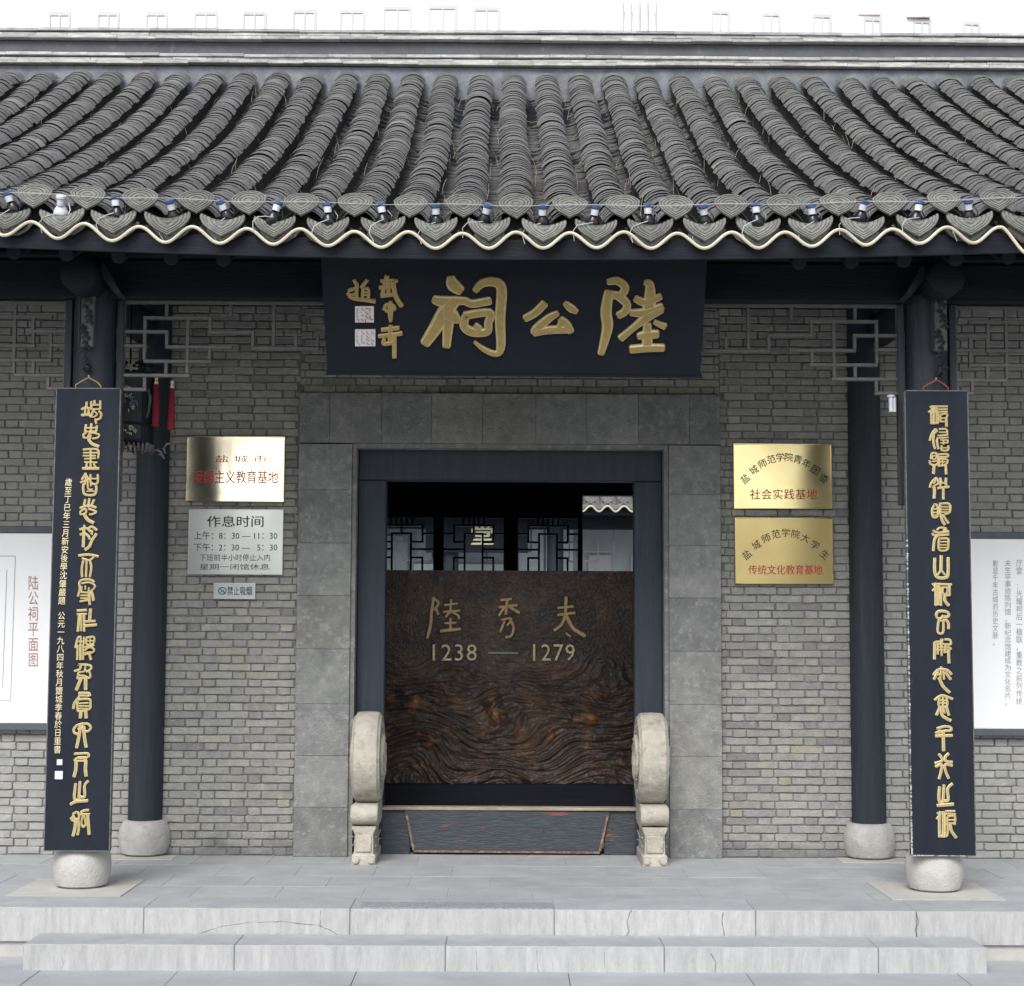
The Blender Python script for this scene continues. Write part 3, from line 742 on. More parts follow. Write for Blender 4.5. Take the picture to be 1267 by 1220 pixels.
def relief(outline, steps, d=.018):
    """a clay tablet: nested outlines stepping towards the viewer (-y)"""
    mb = MB(); n = len(outline); cx_ = sum(p[0] for p in outline)/n; cz_ = sum(p[1] for p in outline)/n
    rings = []
    for sc, y in steps:
        o = len(mb.v); mb.v += [(cx_+(x-cx_)*sc, y, cz_+(z-cz_)*sc) for x, z in outline]; rings.append(o)
    for a, b in zip(rings[:-1], rings[1:]):
        for i in range(n):
            k = (i+1) % n; mb.face((a+i, a+k, b+k, b+i))
    mb.face([rings[-1]+i for i in range(n)]); mb.face([rings[0]+i for i in range(n)][::-1])
    return mb
STEPS = [(1.0,.014),(1.0,.0),(.95,-.003),(.90,-.003),(.86,.0015),(.82,-.0032),(.74,-.0032),(.70,.0015),(.66,-.003),(.54,-.003),(.50,.0015),(.46,-.003),(.30,-.003),(.26,.001),(.14,-.005)]
W2, H2 = .085, .060
out1 = []
for i in range(13):
    t = -1+2*i/12; out1.append((W2*t, H2*(.98-.58*abs(t)**2.6)))
for x, z in ((.99,.20),(.93,-.04),(.80,-.27),(.62,-.50),(.42,-.69),(.22,-.85),(.08,-.97),(0,-1.05),(-.08,-.97),(-.22,-.85),(-.42,-.69),(-.62,-.50),(-.80,-.27),(-.93,-.04),(-.99,.20)): out1.append((W2*x, H2*z))
out2 = []
W3, H3 = .103, .060
for i in range(13):
    t = -1+2*i/12; out2.append((W3*t, H3*(.36+.58*abs(t)**1.9)))
for x, z in ((1.03,.70),(1.0,.42),(.90,.10),(.76,-.18),(.58,-.44),(.38,-.66),(.20,-.84),(.08,-.97),(0,-1.05),(-.08,-.97),(-.20,-.84),(-.38,-.66),(-.58,-.44),(-.76,-.18),(-.90,.10),(-1.0,.42),(-1.03,.70)): out2.append((W3*x, H3*z))
e1 = relief(out1, STEPS).build('end_tile', M_endtile, roof); e2 = relief(out2, STEPS).build('drip_tile', M_endtile, roof)
f1 = f2 = True
zc1 = at(637, 256, -2.02).z - roof_z(-2, .04); zc2 = at(603, 284, -2.03).z - roof_z(-2, -.08)
rr = random.Random(5)
for k in rows:
    x = X0+k*PITCH
    o = e1 if f1 else link('end_tile', e1.data, roof); f1 = False
    o.location = (x+rr.uniform(-.006,.006), -2.035+rr.uniform(-.006,.006), roof_z(-2,x)+zc1+rr.uniform(-.004,.004)); o.rotation_euler = (R(-14)+rr.uniform(-.08,.08), rr.uniform(-.06,.06), rr.uniform(-.06,.06)); o.scale = (rr.uniform(.95,1.05),1,rr.uniform(.95,1.05))
    x += PITCH/2
    o = e2 if f2 else link('drip_tile', e2.data, roof); f2 = False
    o.location = (x+rr.uniform(-.006,.006), -2.04+rr.uniform(-.006,.006), roof_z(-2,x)+zc2+rr.uniform(-.004,.004)); o.rotation_euler = (R(-12)+rr.uniform(-.08,.08), rr.uniform(-.05,.05), rr.uniform(-.06,.06)); o.scale = (rr.uniform(.95,1.05),1,rr.uniform(.95,1.05))
# mortar bed between the end tiles
mb = MB()
for k in rows:
    x = X0+k*PITCH
    mb.tube([(x+.06,-2.0,roof_z(-2,x)+.005),(x+.095,-2.005,roof_z(-2,x)-.02),(x+.13,-1.99,roof_z(-2,x)-.045),(x+.165,-2.005,roof_z(-2,x)-.02),(x+.20,-2.0,roof_z(-2,x)+.005)],[.012,.02,.022,.02,.012],8)
mb.build('eave_mortar', M_endtile, roof, smooth=True)
# roof deck (keeps light out), rear slope
RY = 2.92
mb = MB()
for i in range(NX):
    a = -4.8+9.6*i/NX; b = a+9.6/NX
    ys = [-1.93,-1,0,1,2,RY-.1]
    for Y0, Y1 in zip(ys[:-1], ys[1:]):
        o = len(mb.v); mb.v += [(a,Y0,roof_z(Y0,a)-.092),(b,Y0,roof_z(Y0,b)-.092),(b,Y1,roof_z(Y1,b)-.092),(a,Y1,roof_z(Y1,a)-.092)]; mb.face((o,o+1,o+2,o+3))
o = len(mb.v); mb.v += [(-4.8,RY,5.62),(4.8,RY,5.62),(4.8,6.3,3.55),(-4.8,6.3,3.55),(-4.8,6.3,3.45),(4.8,6.3,3.45)]; mb.face((o,o+1,o+2,o+3)); mb.face((o+3,o+2,o+5,o+4))
mb.build('roof_deck', M_deck, roof)
# ridge
YRf = 2.74
z_base0 = roof_z(2.6)-.05
zA = at(633, 82.5, YRf).z; zB = at(633, 69, YRf).z; zC = at(633, 51, YRf).z; zD = at(633, 37, YRf).z
mb = MB(); mb.bbox((-4.8,YRf+.02,z_base0),(4.8,RY+.16,zA-.002),.006); mb.build('ridge_base', M_flash, roof)
mb = MB(); mb.bbox((-4.8,YRf+.045,zB),(4.8,RY+.12,zC-.002),.004); mb.build('ridge_band', M_ridge_dark, roof)
rr = random.Random(17)
def ridge_courses(z0, z1, y, n):
    h = (z1-z0)/n
    for c_ in range(n):
        x = -4.8+rr.uniform(0,.2); yy = y - (.012, -.012, .004)[c_]
        wv = rr.uniform(0,6)
        while x < 4.8:
            l_ = rr.uniform(.24,.36); zo = .004*math.sin(x*1.7+wv)+rr.uniform(-.002,.002)
            mb = MB(); mb.bbox((x+.0002,yy+rr.uniform(-.004,.004),z0+c_*h+.0035+zo),(min(x+l_,4.8)-.0002,RY+.15,z0+(c_+1)*h-.0015+zo),.0035)
            mb.build('ridge_tile', M_ridge_light, roof); x += l_
ridge_courses(zA, zB, YRf-.02, 3); ridge_courses(zC, zD, YRf-.0, 3)
mb = MB(); mb.box((-4.8,YRf+.03,zA+.001),(4.8,RY+.13,zB-.001)); mb.box((-4.8,YRf+.05,zC),(4.8,RY+.13,zD-.006)); mb.build('ridge_core', M_ridge_dark, roof)

# dry grass between the tile rows
mb = MB(); rr = random.Random(31)
for i in range(150):
    k = rr.choice([q+.5 for q in range(-16,16)]); Y = rr.uniform(-1.5,2.3); x = X0+k*PITCH+rr.uniform(-.04,.04); z = roof_z(Y,x)
    h = rr.uniform(.03,.13); lx, ly = rr.uniform(-.05,.05), rr.uniform(-.06,.02)
    mb.tube([(x,Y,z),(x+lx*.4,Y+ly*.4,z+h*.6),(x+lx,Y+ly,z+h)],[.0015,.0012,.0006],3)
tag(mb.build('dry_grass', M_grass), 'thin dry grass blades growing between the roof tile rows', 'grass', kind='stuff')

# ------------------------------------------------------------------ light tube, lamps, wire
zt_c = at(637, 281+8, -2.06).z; zt_t = at(603, 308, -2.06).z
def tube_z(x):
    zmid = (zt_c+zt_t)/2 - roof_z(-2,0) + roof_z(-2,x)
    drop = -.06*min(1, max(0, (x-2.36)/.10))
    return zmid + drop + (zt_c-zt_t)/2*math.cos(2*math.pi*(x-X0)/PITCH)
pts = [(-4.4+8.8*i/840, -2.075+.01*math.sin(i*.13), tube_z(-4.4+8.8*i/840)+.003*math.sin(i*.045)) for i in range(841)]
mb = MB(); mb.tube(pts, .0080, 8); tag(mb.build('light_tube', M_tube, smooth=True), 'pale yellow flexible light tube waving along the lower edge of the eave', 'light tube')
rr = random.Random(12)
lamp = empty('eave_lamp')
mb = MB(); mb.lathe([(.020,0),(.0235,.004),(.0235,.016),(.017,.020)],(0,0,0),16); mb.build('cap', M_blue, lamp, smooth=True)
mb = MB(); mb.lathe([(.018,-.030),(.019,-.002)],(0,0,0),16); mb.build('collar', M_white, lamp, smooth=True)
mb = MB(); mb.lathe([(.012,-.112),(.030,-.105),(.037,-.085),(.034,-.058),(.020,-.036),(.016,-.030)],(0,.012,0),16); mb.tube([(0,0,-.07),(.012,-.01,-.10),(.03,.0,-.09),(.045,.01,-.05),(.03,.03,-.02)],.0032,6); mb.build('bulb_holder', M_black, lamp, smooth=True)
mb = MB(); mb.tube([(0,-.03,-.065),(-.035,-.042,-.075),(-.07,-.045,-.09),(-.085,-.05,-.12),(-.07,-.052,-.165)],.0022,5); mb.build('cable', M_wire, lamp)
for n_, k in enumerate(range(-10, 9)):
    o = lamp if n_ == 0 else copy_tree(lamp)
    x = X0+(k+.5)*PITCH
    o.location = (x+rr.uniform(-.01,.012), -2.03, roof_z(-2,x)+.125+rr.uniform(-.008,.008)); o.rotation_euler = (rr.uniform(.1,.5), rr.uniform(-.3,.3), rr.uniform(-.25,.25))
    px = (x/8.0*F+626)
    ORD = ['first','second','third','fourth','fifth','sixth','seventh','eighth','ninth','tenth']
    nm_ = ('%s small blue and white lamp along the eave, counted from the left' % ORD[n_]) if n_ < 10 else ('%s small blue and white lamp along the eave, counted from the right' % ORD[18-n_])
    tag(o, nm_, 'lamp', 'small lamps along the eave')
    if k == -9:
        tag(o, 'all white eave lamp in the second trough from the left, unlike its blue capped neighbours', 'lamp', 'small lamps along the eave')
        for ch in o.children:
            if ch.name.startswith('cap'):
                ch.data = ch.data.copy(); ch.data.materials[0] = M_white
            if ch.name.startswith('bulb'):
                ch.data = ch.data.copy(); ch.data.materials[0] = M_white
mb = MB()
mb.tube([(-4.4+8.8*i/120, -2.05, roof_z(-2,-4.4+8.8*i/120)+.135+.004*math.sin(i*.7)) for i in range(121)], .0014, 5)
tag(mb.build('lamp_wire', M_wire), 'thin pale wire stretched straight along the eave above the end tiles', 'wire')
# ------------------------------------------------------------------ lattices
def lattice(label, bars, sx, sy, ox, oy, mirror=False, Y=FY):
    root = tag(empty('hanging_lattice'), label, 'lattice', 'dark lattices hanging under the porch beam')
    cxm = (xfl+xfr)/2
    for bi, (x0, y0, x1, y1) in enumerate(bars):
        a = at(ox+x0/sx, oy+y0/sy, Y); b = at(ox+x1/sx, oy+y1/sy, Y)
        hor = abs(x1-x0) > abs(y1-y0); h = .0085
        if hor: z = a.z; lo = (a.x-h, z-h); hi = (b.x+h, z+h); d = .015
        else: x = a.x; lo = (x-h, b.z+h-.0005); hi = (x+h, a.z-h+.0005); d = .0125
        X0_, X1_ = lo[0], hi[0]
        if mirror: X0_, X1_ = 2*cxm-hi[0], 2*cxm-lo[0]
        mb = MB(); mb.bbox((X0_,Y-d,min(lo[1],hi[1])),(X1_,Y+d,max(lo[1],hi[1])),.002); mb.build('bar', M_lattice, root)
main = [(490,382,655,382),(655,382,655,442),(655,442,905,442),(490,438,570,438),(570,328,570,498),(570,328,825,328),(825,328,825,385),(825,385,992,385),(992,385,992,448),
        (992,448,1245,448),(1075,268,1075,448),(570,498,825,498),(822,442,822,498),(490,553,738,553),(738,328,738,553),(652,498,652,553),(490,608,568,608),(568,553,568,608),
        (488,265,488,612),(655,268,655,328),(488,266,1500,266),(905,266,905,328),(1245,385,1245,448),(1245,385,1500,385),(1160,385,1160,448)]
side = [(-200,275,170,275),(170,205,170,275),(170,205,335,205),(258,275,340,275),(258,205,258,348),(-200,348,255,348),(80,60,80,425),(80,425,338,425),(170,348,170,425),
        (245,425,245,492),(245,492,340,492),(338,40,338,495),(-200,130,258,130),(-200,60,338,60),(170,130,170,205)]
lattice('dark lattice hanging in the middle bay left of the name plaque', main, 3.1675, 3.1675, 0, 290)
lattice('dark lattice hanging in the middle bay right of the name plaque', main, 3.1675, 3.1675, 0, 290, True)
lattice('dark lattice at the left picture edge, outside the left front column', side, 4.067, 4.067, 0, 360)
lattice('dark lattice at the right picture edge, outside the right front column', side, 4.067, 4.067, 0, 360, True)
# jamb posts beside the front columns
for s, xc in ((-1, xfl), (1, xfr)):
    for q in (-1, 1):
        mb = MB(); mb.bbox((xc+q*.135-.018,FY-.025,at(100,620,FY).z),(xc+q*.135+.018,FY+.025,zbm0),.003)
        nm = {(-1,-1):'left of the left front column',(-1,1):'right of the left front column',(1,-1):'left of the right front column',(1,1):'right of the right front column'}[(s,q)]
        tag(mb.build('lattice_post', M_wood), 'slim dark post ending the lattice just '+nm, 'post', 'slim posts beside the front columns')

# ------------------------------------------------------------------ couplet boards
def board(label, x0, x1, yt, yb, ymid, data, small=None, dull=False, rope=M_rope):
    root = tag(empty('couplet_board'), label, 'couplet board', 'tall couplet boards on the front columns')
    Y = -1.405
    a = at(x0, ymid, Y).x; b = at(x1, ymid, Y).x; zt_, zb_ = at(x0, yt, Y).z, at(x0, yb, Y).z
    mb = MB(); mb.bbox((a,Y,zb_),(b,Y+.035,zt_),.003); mb.build('panel', [M_board], root)
    # worn rim strips
    mb = MB(); mb.box((a-.0015,Y-.0015,zb_+.004),(a+.0035,Y+.033,zt_-.004)); mb.box((b-.0035,Y-.0015,zb_+.004),(b+.0015,Y+.033,zt_-.004))
    mb.box((a+.004,Y-.0015,zt_-.004),(b-.004,Y+.033,zt_+.0015)); mb.box((a+.004,Y-.0015,zb_-.0015),(b-.004,Y+.033,zb_+.004))
    mb.build('rim', M_bevel, root)
    o = Vector((0,Y,0)); n = Vector((0,-1,0)); pr = lambda px, py: on_plane(px, py, o, n)
    for (ox, oy, sc, dw, chars) in data:
        for ch in chars: strokes('character', parse(ch, ox, oy, sc, dw), pr, n, [M_gold_mid, M_gold_pale], root, h=.007)
    # hanging cord
    xm = (a+b)/2; mb = MB()
    mb.tube([(xm-.065,Y+.01,zt_-.01),(xm-.066,Y-.004,zt_+.015),(xm-.045,Y+.0,zt_+.03),(xm-.012,Y-.01,zt_+.046),(xm,Y,zt_+.055),(xm+.015,Y-.01,zt_+.045),(xm+.045,Y,zt_+.03),(xm+.062,Y-.004,zt_+.012),(xm+.063,Y+.01,zt_-.01)],.0035,6)
    mb.build('hanging_cord', rope, root)
    mb = MB(); mb.tube([(xm,-1.35,zt_+.052),(xm,Y+.0,zt_+.056),(xm,Y-.006,zt_+.064)],.004,6); mb.build('hook', M_wire, root)
    mb = MB(); mb.box((xm-.03,Y+.0352,zb_+.3),(xm+.03,-1.355,zb_+.34)); mb.box((xm-.03,Y+.0352,zt_-.34),(xm+.03,-1.355,zt_-.3)); mb.build('spacer', M_wood, root)
    return root, pr, n, Y, (a, b, zb_, zt_)

S1 = 17.43; S2 = 15.64
left_data = [
 (92,490,S1,50,[
  "270,130 262,240;160,290 240,250 330,270;240,250 235,390;315,260 310,390;160,415 330,405|60;370,120 372,290;372,200 560,190|40;440,100 440,180;565,110 565,290;372,290 560,285|40;430,300 350,450;540,330 590,400 560,490 470,520;430,330 500,400 420,460|35;400,450 350,450;460,500 480,600",
  "255,620 235,770;370,600 345,920;490,640 480,760;235,770 480,765|40;240,690 480,690|38;215,900 200,840 260,790;200,900 290,900 350,800 530,830 510,900 400,920|45;310,930 380,1030 530,1090|68"]),
 (90,550,S1,44,[
  "230,110 540,110 550,300;230,180 540,180|36;230,245 500,245|36;390,90 390,420;260,310 500,300|36;260,380 530,390|40;310,400 300,500;390,400 390,500;460,420 500,500;220,520 570,520|66",
  "285,620 200,760|48;285,650 350,760|44;170,820 340,770|46;285,700 270,860|40;240,850 230,960 270,1080 460,1090 510,1020 510,890|54;330,800 340,960 430,970|40;310,1010 490,1010|30;390,650 400,830 540,840 545,650|48;400,740 540,740|36;395,840 400,900|36"]),
 (88,612,S1,46,[
  "310,110 280,220|50;400,90 370,250|50;500,110 450,220|50;200,290 370,240 545,280|54;220,430 205,370 310,310 330,380 260,430|44;390,310 545,370 480,420 400,430|46;370,250 400,330|36;200,430 330,430|42;300,450 370,550 490,610|74",
  "285,660 290,730;190,750 340,730 420,800|54;280,770 265,1130|64;200,870 290,840 380,900 400,960|54;390,720 460,695 560,770|56;460,770 450,860|46;550,850 450,1000 400,1120 310,1190|66"]),
 (88,680,S1,48,[
  "170,130 380,110 590,150|56;240,190 340,220 400,230 490,170|44;270,240 235,400 240,590|50;340,230 325,590|46;410,230 440,400 410,590|50",
  "150,1010 190,850 180,710 250,650 420,650 500,700|46;230,730 400,710 520,780 480,860|40;230,790 230,900|34;310,780 310,860|34;390,820 380,900|34;210,920 380,930|38;210,990 380,990|36;210,1050 380,1050|36;200,1120 370,1090|46;400,900 400,1100 410,1190|58;440,880 470,980 490,1100|60;480,860 430,900|36"]),
 (86,748,S1,48,[
  "170,130 370,120|54;170,210 370,205|46;215,220 185,580|56;255,220 255,570|36;315,220 320,580|52;460,100 440,340|68;330,370 560,355|50;320,460 590,440|66",
  "130,930 160,800 190,710 250,700|46;250,700 240,860|40;320,700 310,850|40;190,800 320,800|34;180,880 170,1190|44;240,860 240,1190|54;300,860 300,1190|42;370,730 380,860 520,840 530,700 370,715|44;380,790 530,780|32;450,720 450,850|32;330,920 540,880|42;330,990 440,920 530,960 510,1030 330,1080|44;330,1040 470,1020|30;430,1040 470,1190|54"]),
 (84,816,S2,44,[
  "130,225 230,190 250,120 210,100 420,110 450,180 360,240|44;350,120 330,200|34;210,250 190,370|42;210,250 330,230|34;200,310 320,310|34;190,370 320,350|42;410,220 440,300 420,360 330,320|40;330,200 390,240|36;260,370 170,590|66;350,360 350,580|70",
  "210,650 400,650 430,700|48;210,700 420,700|38;220,730 130,850 110,950|52;190,800 190,970 240,1000 420,960 440,860 420,770 240,770 190,800|44;220,850 400,840|32;220,900 410,900|32;220,950 400,950|30;260,1010 245,1130|64;350,1000 360,1130|64"]),
 (82,888,S2,46,[
  "300,100 310,200;310,120 210,150 150,220 160,290 230,320 270,300|48;230,220 280,170|36;310,120 420,120 480,190 430,260 370,260|48;280,170 250,370 205,580|62;340,170 360,400 390,570|64",
  "160,700 400,690 440,730 400,770 240,770 160,830|46;170,840 380,835|40;370,800 400,850|44;240,790 360,790|30;195,850 190,1000 155,1140|66;385,850 375,1000 390,1130|66"]),
 (80,960,S2,46,[
  "215,150 190,430 250,470|54;300,110 280,400 290,470|54;460,100 390,190 390,400 300,400|54;120,550 220,500 450,480|60",
  "150,860 130,820 180,790|46;240,700 170,740 200,830 270,830 280,740 240,700|46;160,870 290,850|38;215,870 200,1020 165,1160|60;300,720 270,880|40;270,880 280,1000 255,1140|50;320,700 380,670 470,660|48;320,740 490,740|42;360,750 330,940 410,950 380,750|38;330,940 370,990 420,940|40;450,740 470,1000 480,1130|60"]),
]
S3 = 18.48
right_data = [
 (1140,496,S3,44,[
  "200,130 240,200 160,260|46;230,130 590,130|44;270,200 590,190|38;240,255 590,250|40;220,260 222,530|48;280,120 275,540|50;340,150 340,520|44;385,260 385,500|38;230,520 380,515|40;430,320 580,300 560,420|44;430,320 430,480|40;430,400 550,400|34;430,480 530,480|40;560,420 570,590|60",
  "320,650 240,750 190,910|54;320,650 350,700 240,780|46;280,780 270,950 310,1100|52;400,650 560,650 590,750|44;400,720 560,720|34;370,800 600,780|40;370,850 350,930 385,1100|50;400,850 610,840|38;430,900 600,900|34;500,900 500,1000|38;430,970 600,960|36;460,1030 460,1130 600,1130 610,1030|44;470,1080 600,1080|32;590,900 600,960|38"]),
 (1142,556,S3,46,[
  "150,260 180,350 330,340 340,180 290,90 200,100 180,220|50;220,160 290,150 290,220 220,220 220,160|32;200,280 320,270|34;250,370 235,560|66;340,120 540,110 560,170 360,175|44;370,220 550,240 540,330|44;380,290 500,290|34;340,390 480,370|44;370,220 370,390|38;440,230 440,370|32;510,340 525,570|60",
  "160,870 180,780 290,660 340,720 350,800|50;300,700 240,790|34;230,850 340,790|38;240,860 260,930 250,1120|68;390,660 410,740|56;520,660 520,820|60;400,770 520,770|40;330,890 590,860|58;460,900 460,1140|58;400,740 390,850|40"]),
 (1142,618,17.94,46,[
  "260,120 200,220 210,370 260,400 320,370 330,220 300,120 240,120|48;210,215 320,215|34;210,290 320,290|34;210,350 310,350|30;360,100 580,100 590,280 480,330|50;370,100 380,320|48;370,165 570,165|32;370,225 570,225|32;380,285 570,285|36;390,340 420,470 480,560|60;430,340 500,450 560,530|52",
  "310,680 370,630 500,640 500,680 440,690|46;220,690 330,740 570,710|50;210,750 260,800 570,780|50;320,800 250,900 225,1140|60;350,880 340,1080 400,1140 540,1110 560,950 540,870 350,870|46;360,940 540,940|32;360,1010 540,1010|32;360,1070 540,1070|32"]),
 (1144,682,16.95,48,[
  "210,150 210,430 270,550 460,550 490,430 490,140|64;345,100 340,420|66;340,400 260,510|44;340,400 430,500|44",
  "160,680 220,760 160,830|46;230,670 230,1140|56;270,690 560,700|50;280,760 520,760|34;290,700 285,1130|50;335,760 340,1140|50;520,700 520,930|46;380,770 380,880 460,890 470,780|36;380,930 520,930|38;420,930 420,1040 500,1140|66"]),
 (1146,750,16.49,50,[
  "200,190 240,110 400,110 460,170 430,220 330,210|58;200,190 230,250 310,240 340,190|48;260,260 235,400 240,540 340,540 345,290|48;260,300 330,300|36;345,290 410,290 450,360 450,460|56",
  "170,740 165,1080|58;180,730 330,720|44;290,680 340,690|40;220,780 360,770|36;220,840 340,830|36;200,900 360,890|36;230,760 230,980|44;300,730 310,1010|44;370,680 480,690 490,780 380,780|48;370,830 480,850 500,880|42;360,880 470,890|34;350,950 470,920|38;380,790 370,950|38;455,880 450,1000 460,1160|60"]),
 (1146,820,16.05,48,[
  "290,80 310,140|44;140,240 220,150 310,130 420,150 500,230|50;230,180 150,330|54;290,170 270,320|44;340,170 350,330|44;380,190 480,330|54;250,300 330,470 460,590|64;200,240 290,240|34",
  "165,740 310,650 520,720|50;260,690 250,860 410,860 400,690|44;250,750 410,750|32;250,805 410,805|32;330,690 330,900|44;260,900 200,1040|58;400,890 445,1040|56;300,900 310,1040 400,1110 480,1150|64;340,900 360,1000|40"]),
 (1148,892,16.05,48,[
  "180,150 330,110 450,130 450,190 310,200 200,250|50;250,190 150,240|44;150,300 480,290|60;300,200 310,590|64",
  "215,660 270,730 270,800 140,840|56;410,650 340,720 360,800 480,820|56;150,910 270,870 260,1000 220,1150|54;480,890 340,870 350,1000 410,1140|54"]),
 (1148,964,S2,48,[
  "225,150 210,350 230,440 290,450|60;310,110 290,440|54;470,90 380,190 390,400 310,420|56;180,510 490,485|64",
  "180,650 220,700 170,770|46;240,630 220,800 225,1120|54;300,630 290,1100|50;330,650 330,1100|36;230,1110 370,1090 380,880|42;340,620 520,620|42;350,670 530,680|36;380,720 520,720 510,880|42;370,790 520,790|34;380,850 530,860|36;430,860 450,1000 540,1130|60;370,730 370,900|36"]),
]
rootL, prL, nL, YB, ext = board('tall dark board on the left front column, gold seal script and a small inscription line', 62, 142.5, 480, 1053, 765, left_data)
for (txt, xa, ya, xb, yb) in (('歲至丁巳年三月新安後學沈肇嚴題', 85.5, 592, 76.5, 748), ('公元一九八四年秋月鹽城季春於日重書', 76.5, 757, 71, 932)):
    me = text_mesh(txt, 0, True, 1.0)
    xs_ = [v.co.x for v in me.vertices]; ys_ = [v.co.y for v in me.vertices]; h_ = max(ys_)-min(ys_); wd_ = max(xs_)-min(xs_); cxx = (max(xs_)+min(xs_))/2
    top = prL(xa, ya); bot = prL(xb, yb); L_ = (top-bot)
    for v in me.vertices:
        t = (v.co.y-min(ys_))/h_; u = (v.co.x-cxx)/wd_
        v.co = bot + L_*t + Vector((1,0,0))*u*.036 + nL*(.004+.0003*math.sin(t*200))
    me.materials.clear(); me.materials.append(M_gold_pale); link('inscription', me, rootL)
for (px, py, s_) in ((74,943,3.5),(73,959,5)):
    a = prL(px-s_, py+s_); b = prL(px+s_, py-s_); mb = MB(); mb.box((a.x,YB-.005,a.z),(b.x,YB+.001,b.z)); mb.build('seal_mark', M_seal, rootL)
board('tall dark board on the right front column, gold seal script, worn left edge', 1123.5, 1202.5, 483, 1059, 770, right_data, rope=M_ropered)

# ------------------------------------------------------------------ name plaque
pq = tag(empty('name_plaque'), 'wide black name plaque with gold characters leaning out above the doorway', 'name plaque')
bl = at(405, 462, -1.42); br = at(866, 466, -1.42)
tl = at(393, 300, -1.74); tr = at(877, 304, -1.74)
U = (br-bl); V = (tl-bl); nP = U.cross(V).normalized()
if nP.y > 0: nP = -nP
W_ = U.length
u = U.normalized(); v_ = nP.cross(u).normalized(); 
if v_.z < 0: v_ = -v_
Hh = V.length
tlx = (tl-bl).dot(u); trx = (tr-bl).dot(u)
def pp(a, b, c): return bl + u*a + v_*b + nP*c
mb = MB()
c8 = [pp(0,0,0),pp(W_,0,0),pp(trx*.0+W_+.0,Hh,0),pp(0,Hh,0)]
xl, xr = min(0,tlx), max(W_,trx)
quad = [(0,0),(W_,0),(W_*1.0+ (trx-W_)*.5,Hh),(tlx*.5,Hh)]
for c_ in (0,-.045):
    mb.v += [tuple(pp(a,b,c_)) for a,b in quad]
mb.face((0,1,2,3)); mb.face((4,5,6,7))
for i in range(4): mb.face((i,(i+1)%4,4+(i+1)%4,4+i))
mb.build('panel', M_plaque, pq)
mb = MB()
for (a0,b0,a1,b1) in ((0,-.006,W_,.006),):
    mb.v += [tuple(pp(a,b,c_)) for c_ in (.006,-.05) for a,b in ((a0-.006,b0),(a1+.006,b0),(a1+.006,b1),(a0-.006,b1))]
    mb.face((0,1,2,3)); mb.face((4,5,6,7)); [mb.face((i,(i+1)%4,4+(i+1)%4,4+i)) for i in range(4)]
mb.build('lower_edge', M_plaque, pq)
prP = lambda px, py: on_plane(px, py, bl, nP)
SP = 5.509
big = [
 (410,330,"815,70,60 830,120,95 880,160,75;700,220,60 760,235,80 900,230,60 960,250,60 1080,230,60;840,230,90 780,300,110 720,400,100 640,520,75;800,280,110 795,400,80 785,540,60;830,340,110 870,365,50;910,330,60 1080,310,60 1070,380,60 1060,440,60 960,440,70 905,400,66 915,335,60;980,400,50 1010,420,50;980,160,45 1030,110,60 1110,100,70 1160,150,75 1150,350,75 1155,540,65 1120,590,45 1040,560,38 975,510,22"),
 (630,330,"110,350,55 180,310,60 240,250,60;380,245,40 420,280,60 460,305,38;330,315,42 270,350,60 190,420,70 165,450,50;170,450,50 260,430,60 390,425,58;350,355,50 390,390,60 420,440,52;270,440,40 330,420,40 355,370,40"),
 (630,330,"675,100,50 740,95,60 790,140,60 760,190,60 700,190,60;740,190,70 800,250,60 790,300,60 745,330,55;680,170,70 660,300,80 670,400,80 650,500,65 625,590,50;925,105,45 955,115,60 960,190,80 950,300,100;860,215,50 930,240,60 1030,200,50;830,310,50 930,310,70 1040,270,60;1040,290,50 940,340,70 850,410,50 760,485,55;990,375,35 1060,405,50;940,390,60 940,540,80;880,470,50 940,460,70 1010,455,60;830,560,60 940,550,60 1050,550,55"),
 (410,330,"340,95,30 430,90,30;380,60,34 350,180,30;330,140,30 430,130,30;340,195,32 430,185,30;390,100,28 390,190,28;420,100,34 440,200,34 480,265,34;440,85,26 445,100,26"),
 (410,330,"360,290,26 375,258,26 420,262,26 432,290,26;370,298,24 425,292,24;405,235,26 402,300,40 405,370,24"),
 (410,330,"345,428,30 460,415,30;325,472,28 480,452,32;405,400,30 400,500,34;362,485,26 358,522,30 420,515,30;430,460,32 430,615,32"),
 (410,330,"155,88,26 172,118,28;245,88,26 205,140,28;118,160,24 175,142,26;175,112,26 172,208,26;140,188,20 172,182,20;110,178,26 140,200,26;215,148,22 212,212,22;215,148,22 252,148,22 254,208,22;215,168,16 252,168,16;215,188,16 252,188,16;120,196,24 160,214,26 225,222,26 298,232,30"),
]
for ox, oy, s in big: strokes('character', parse(s, ox, oy, SP, 30), prP, nP, [M_gold, M_gold_pale2], pq, h=.014, n_seg=5)
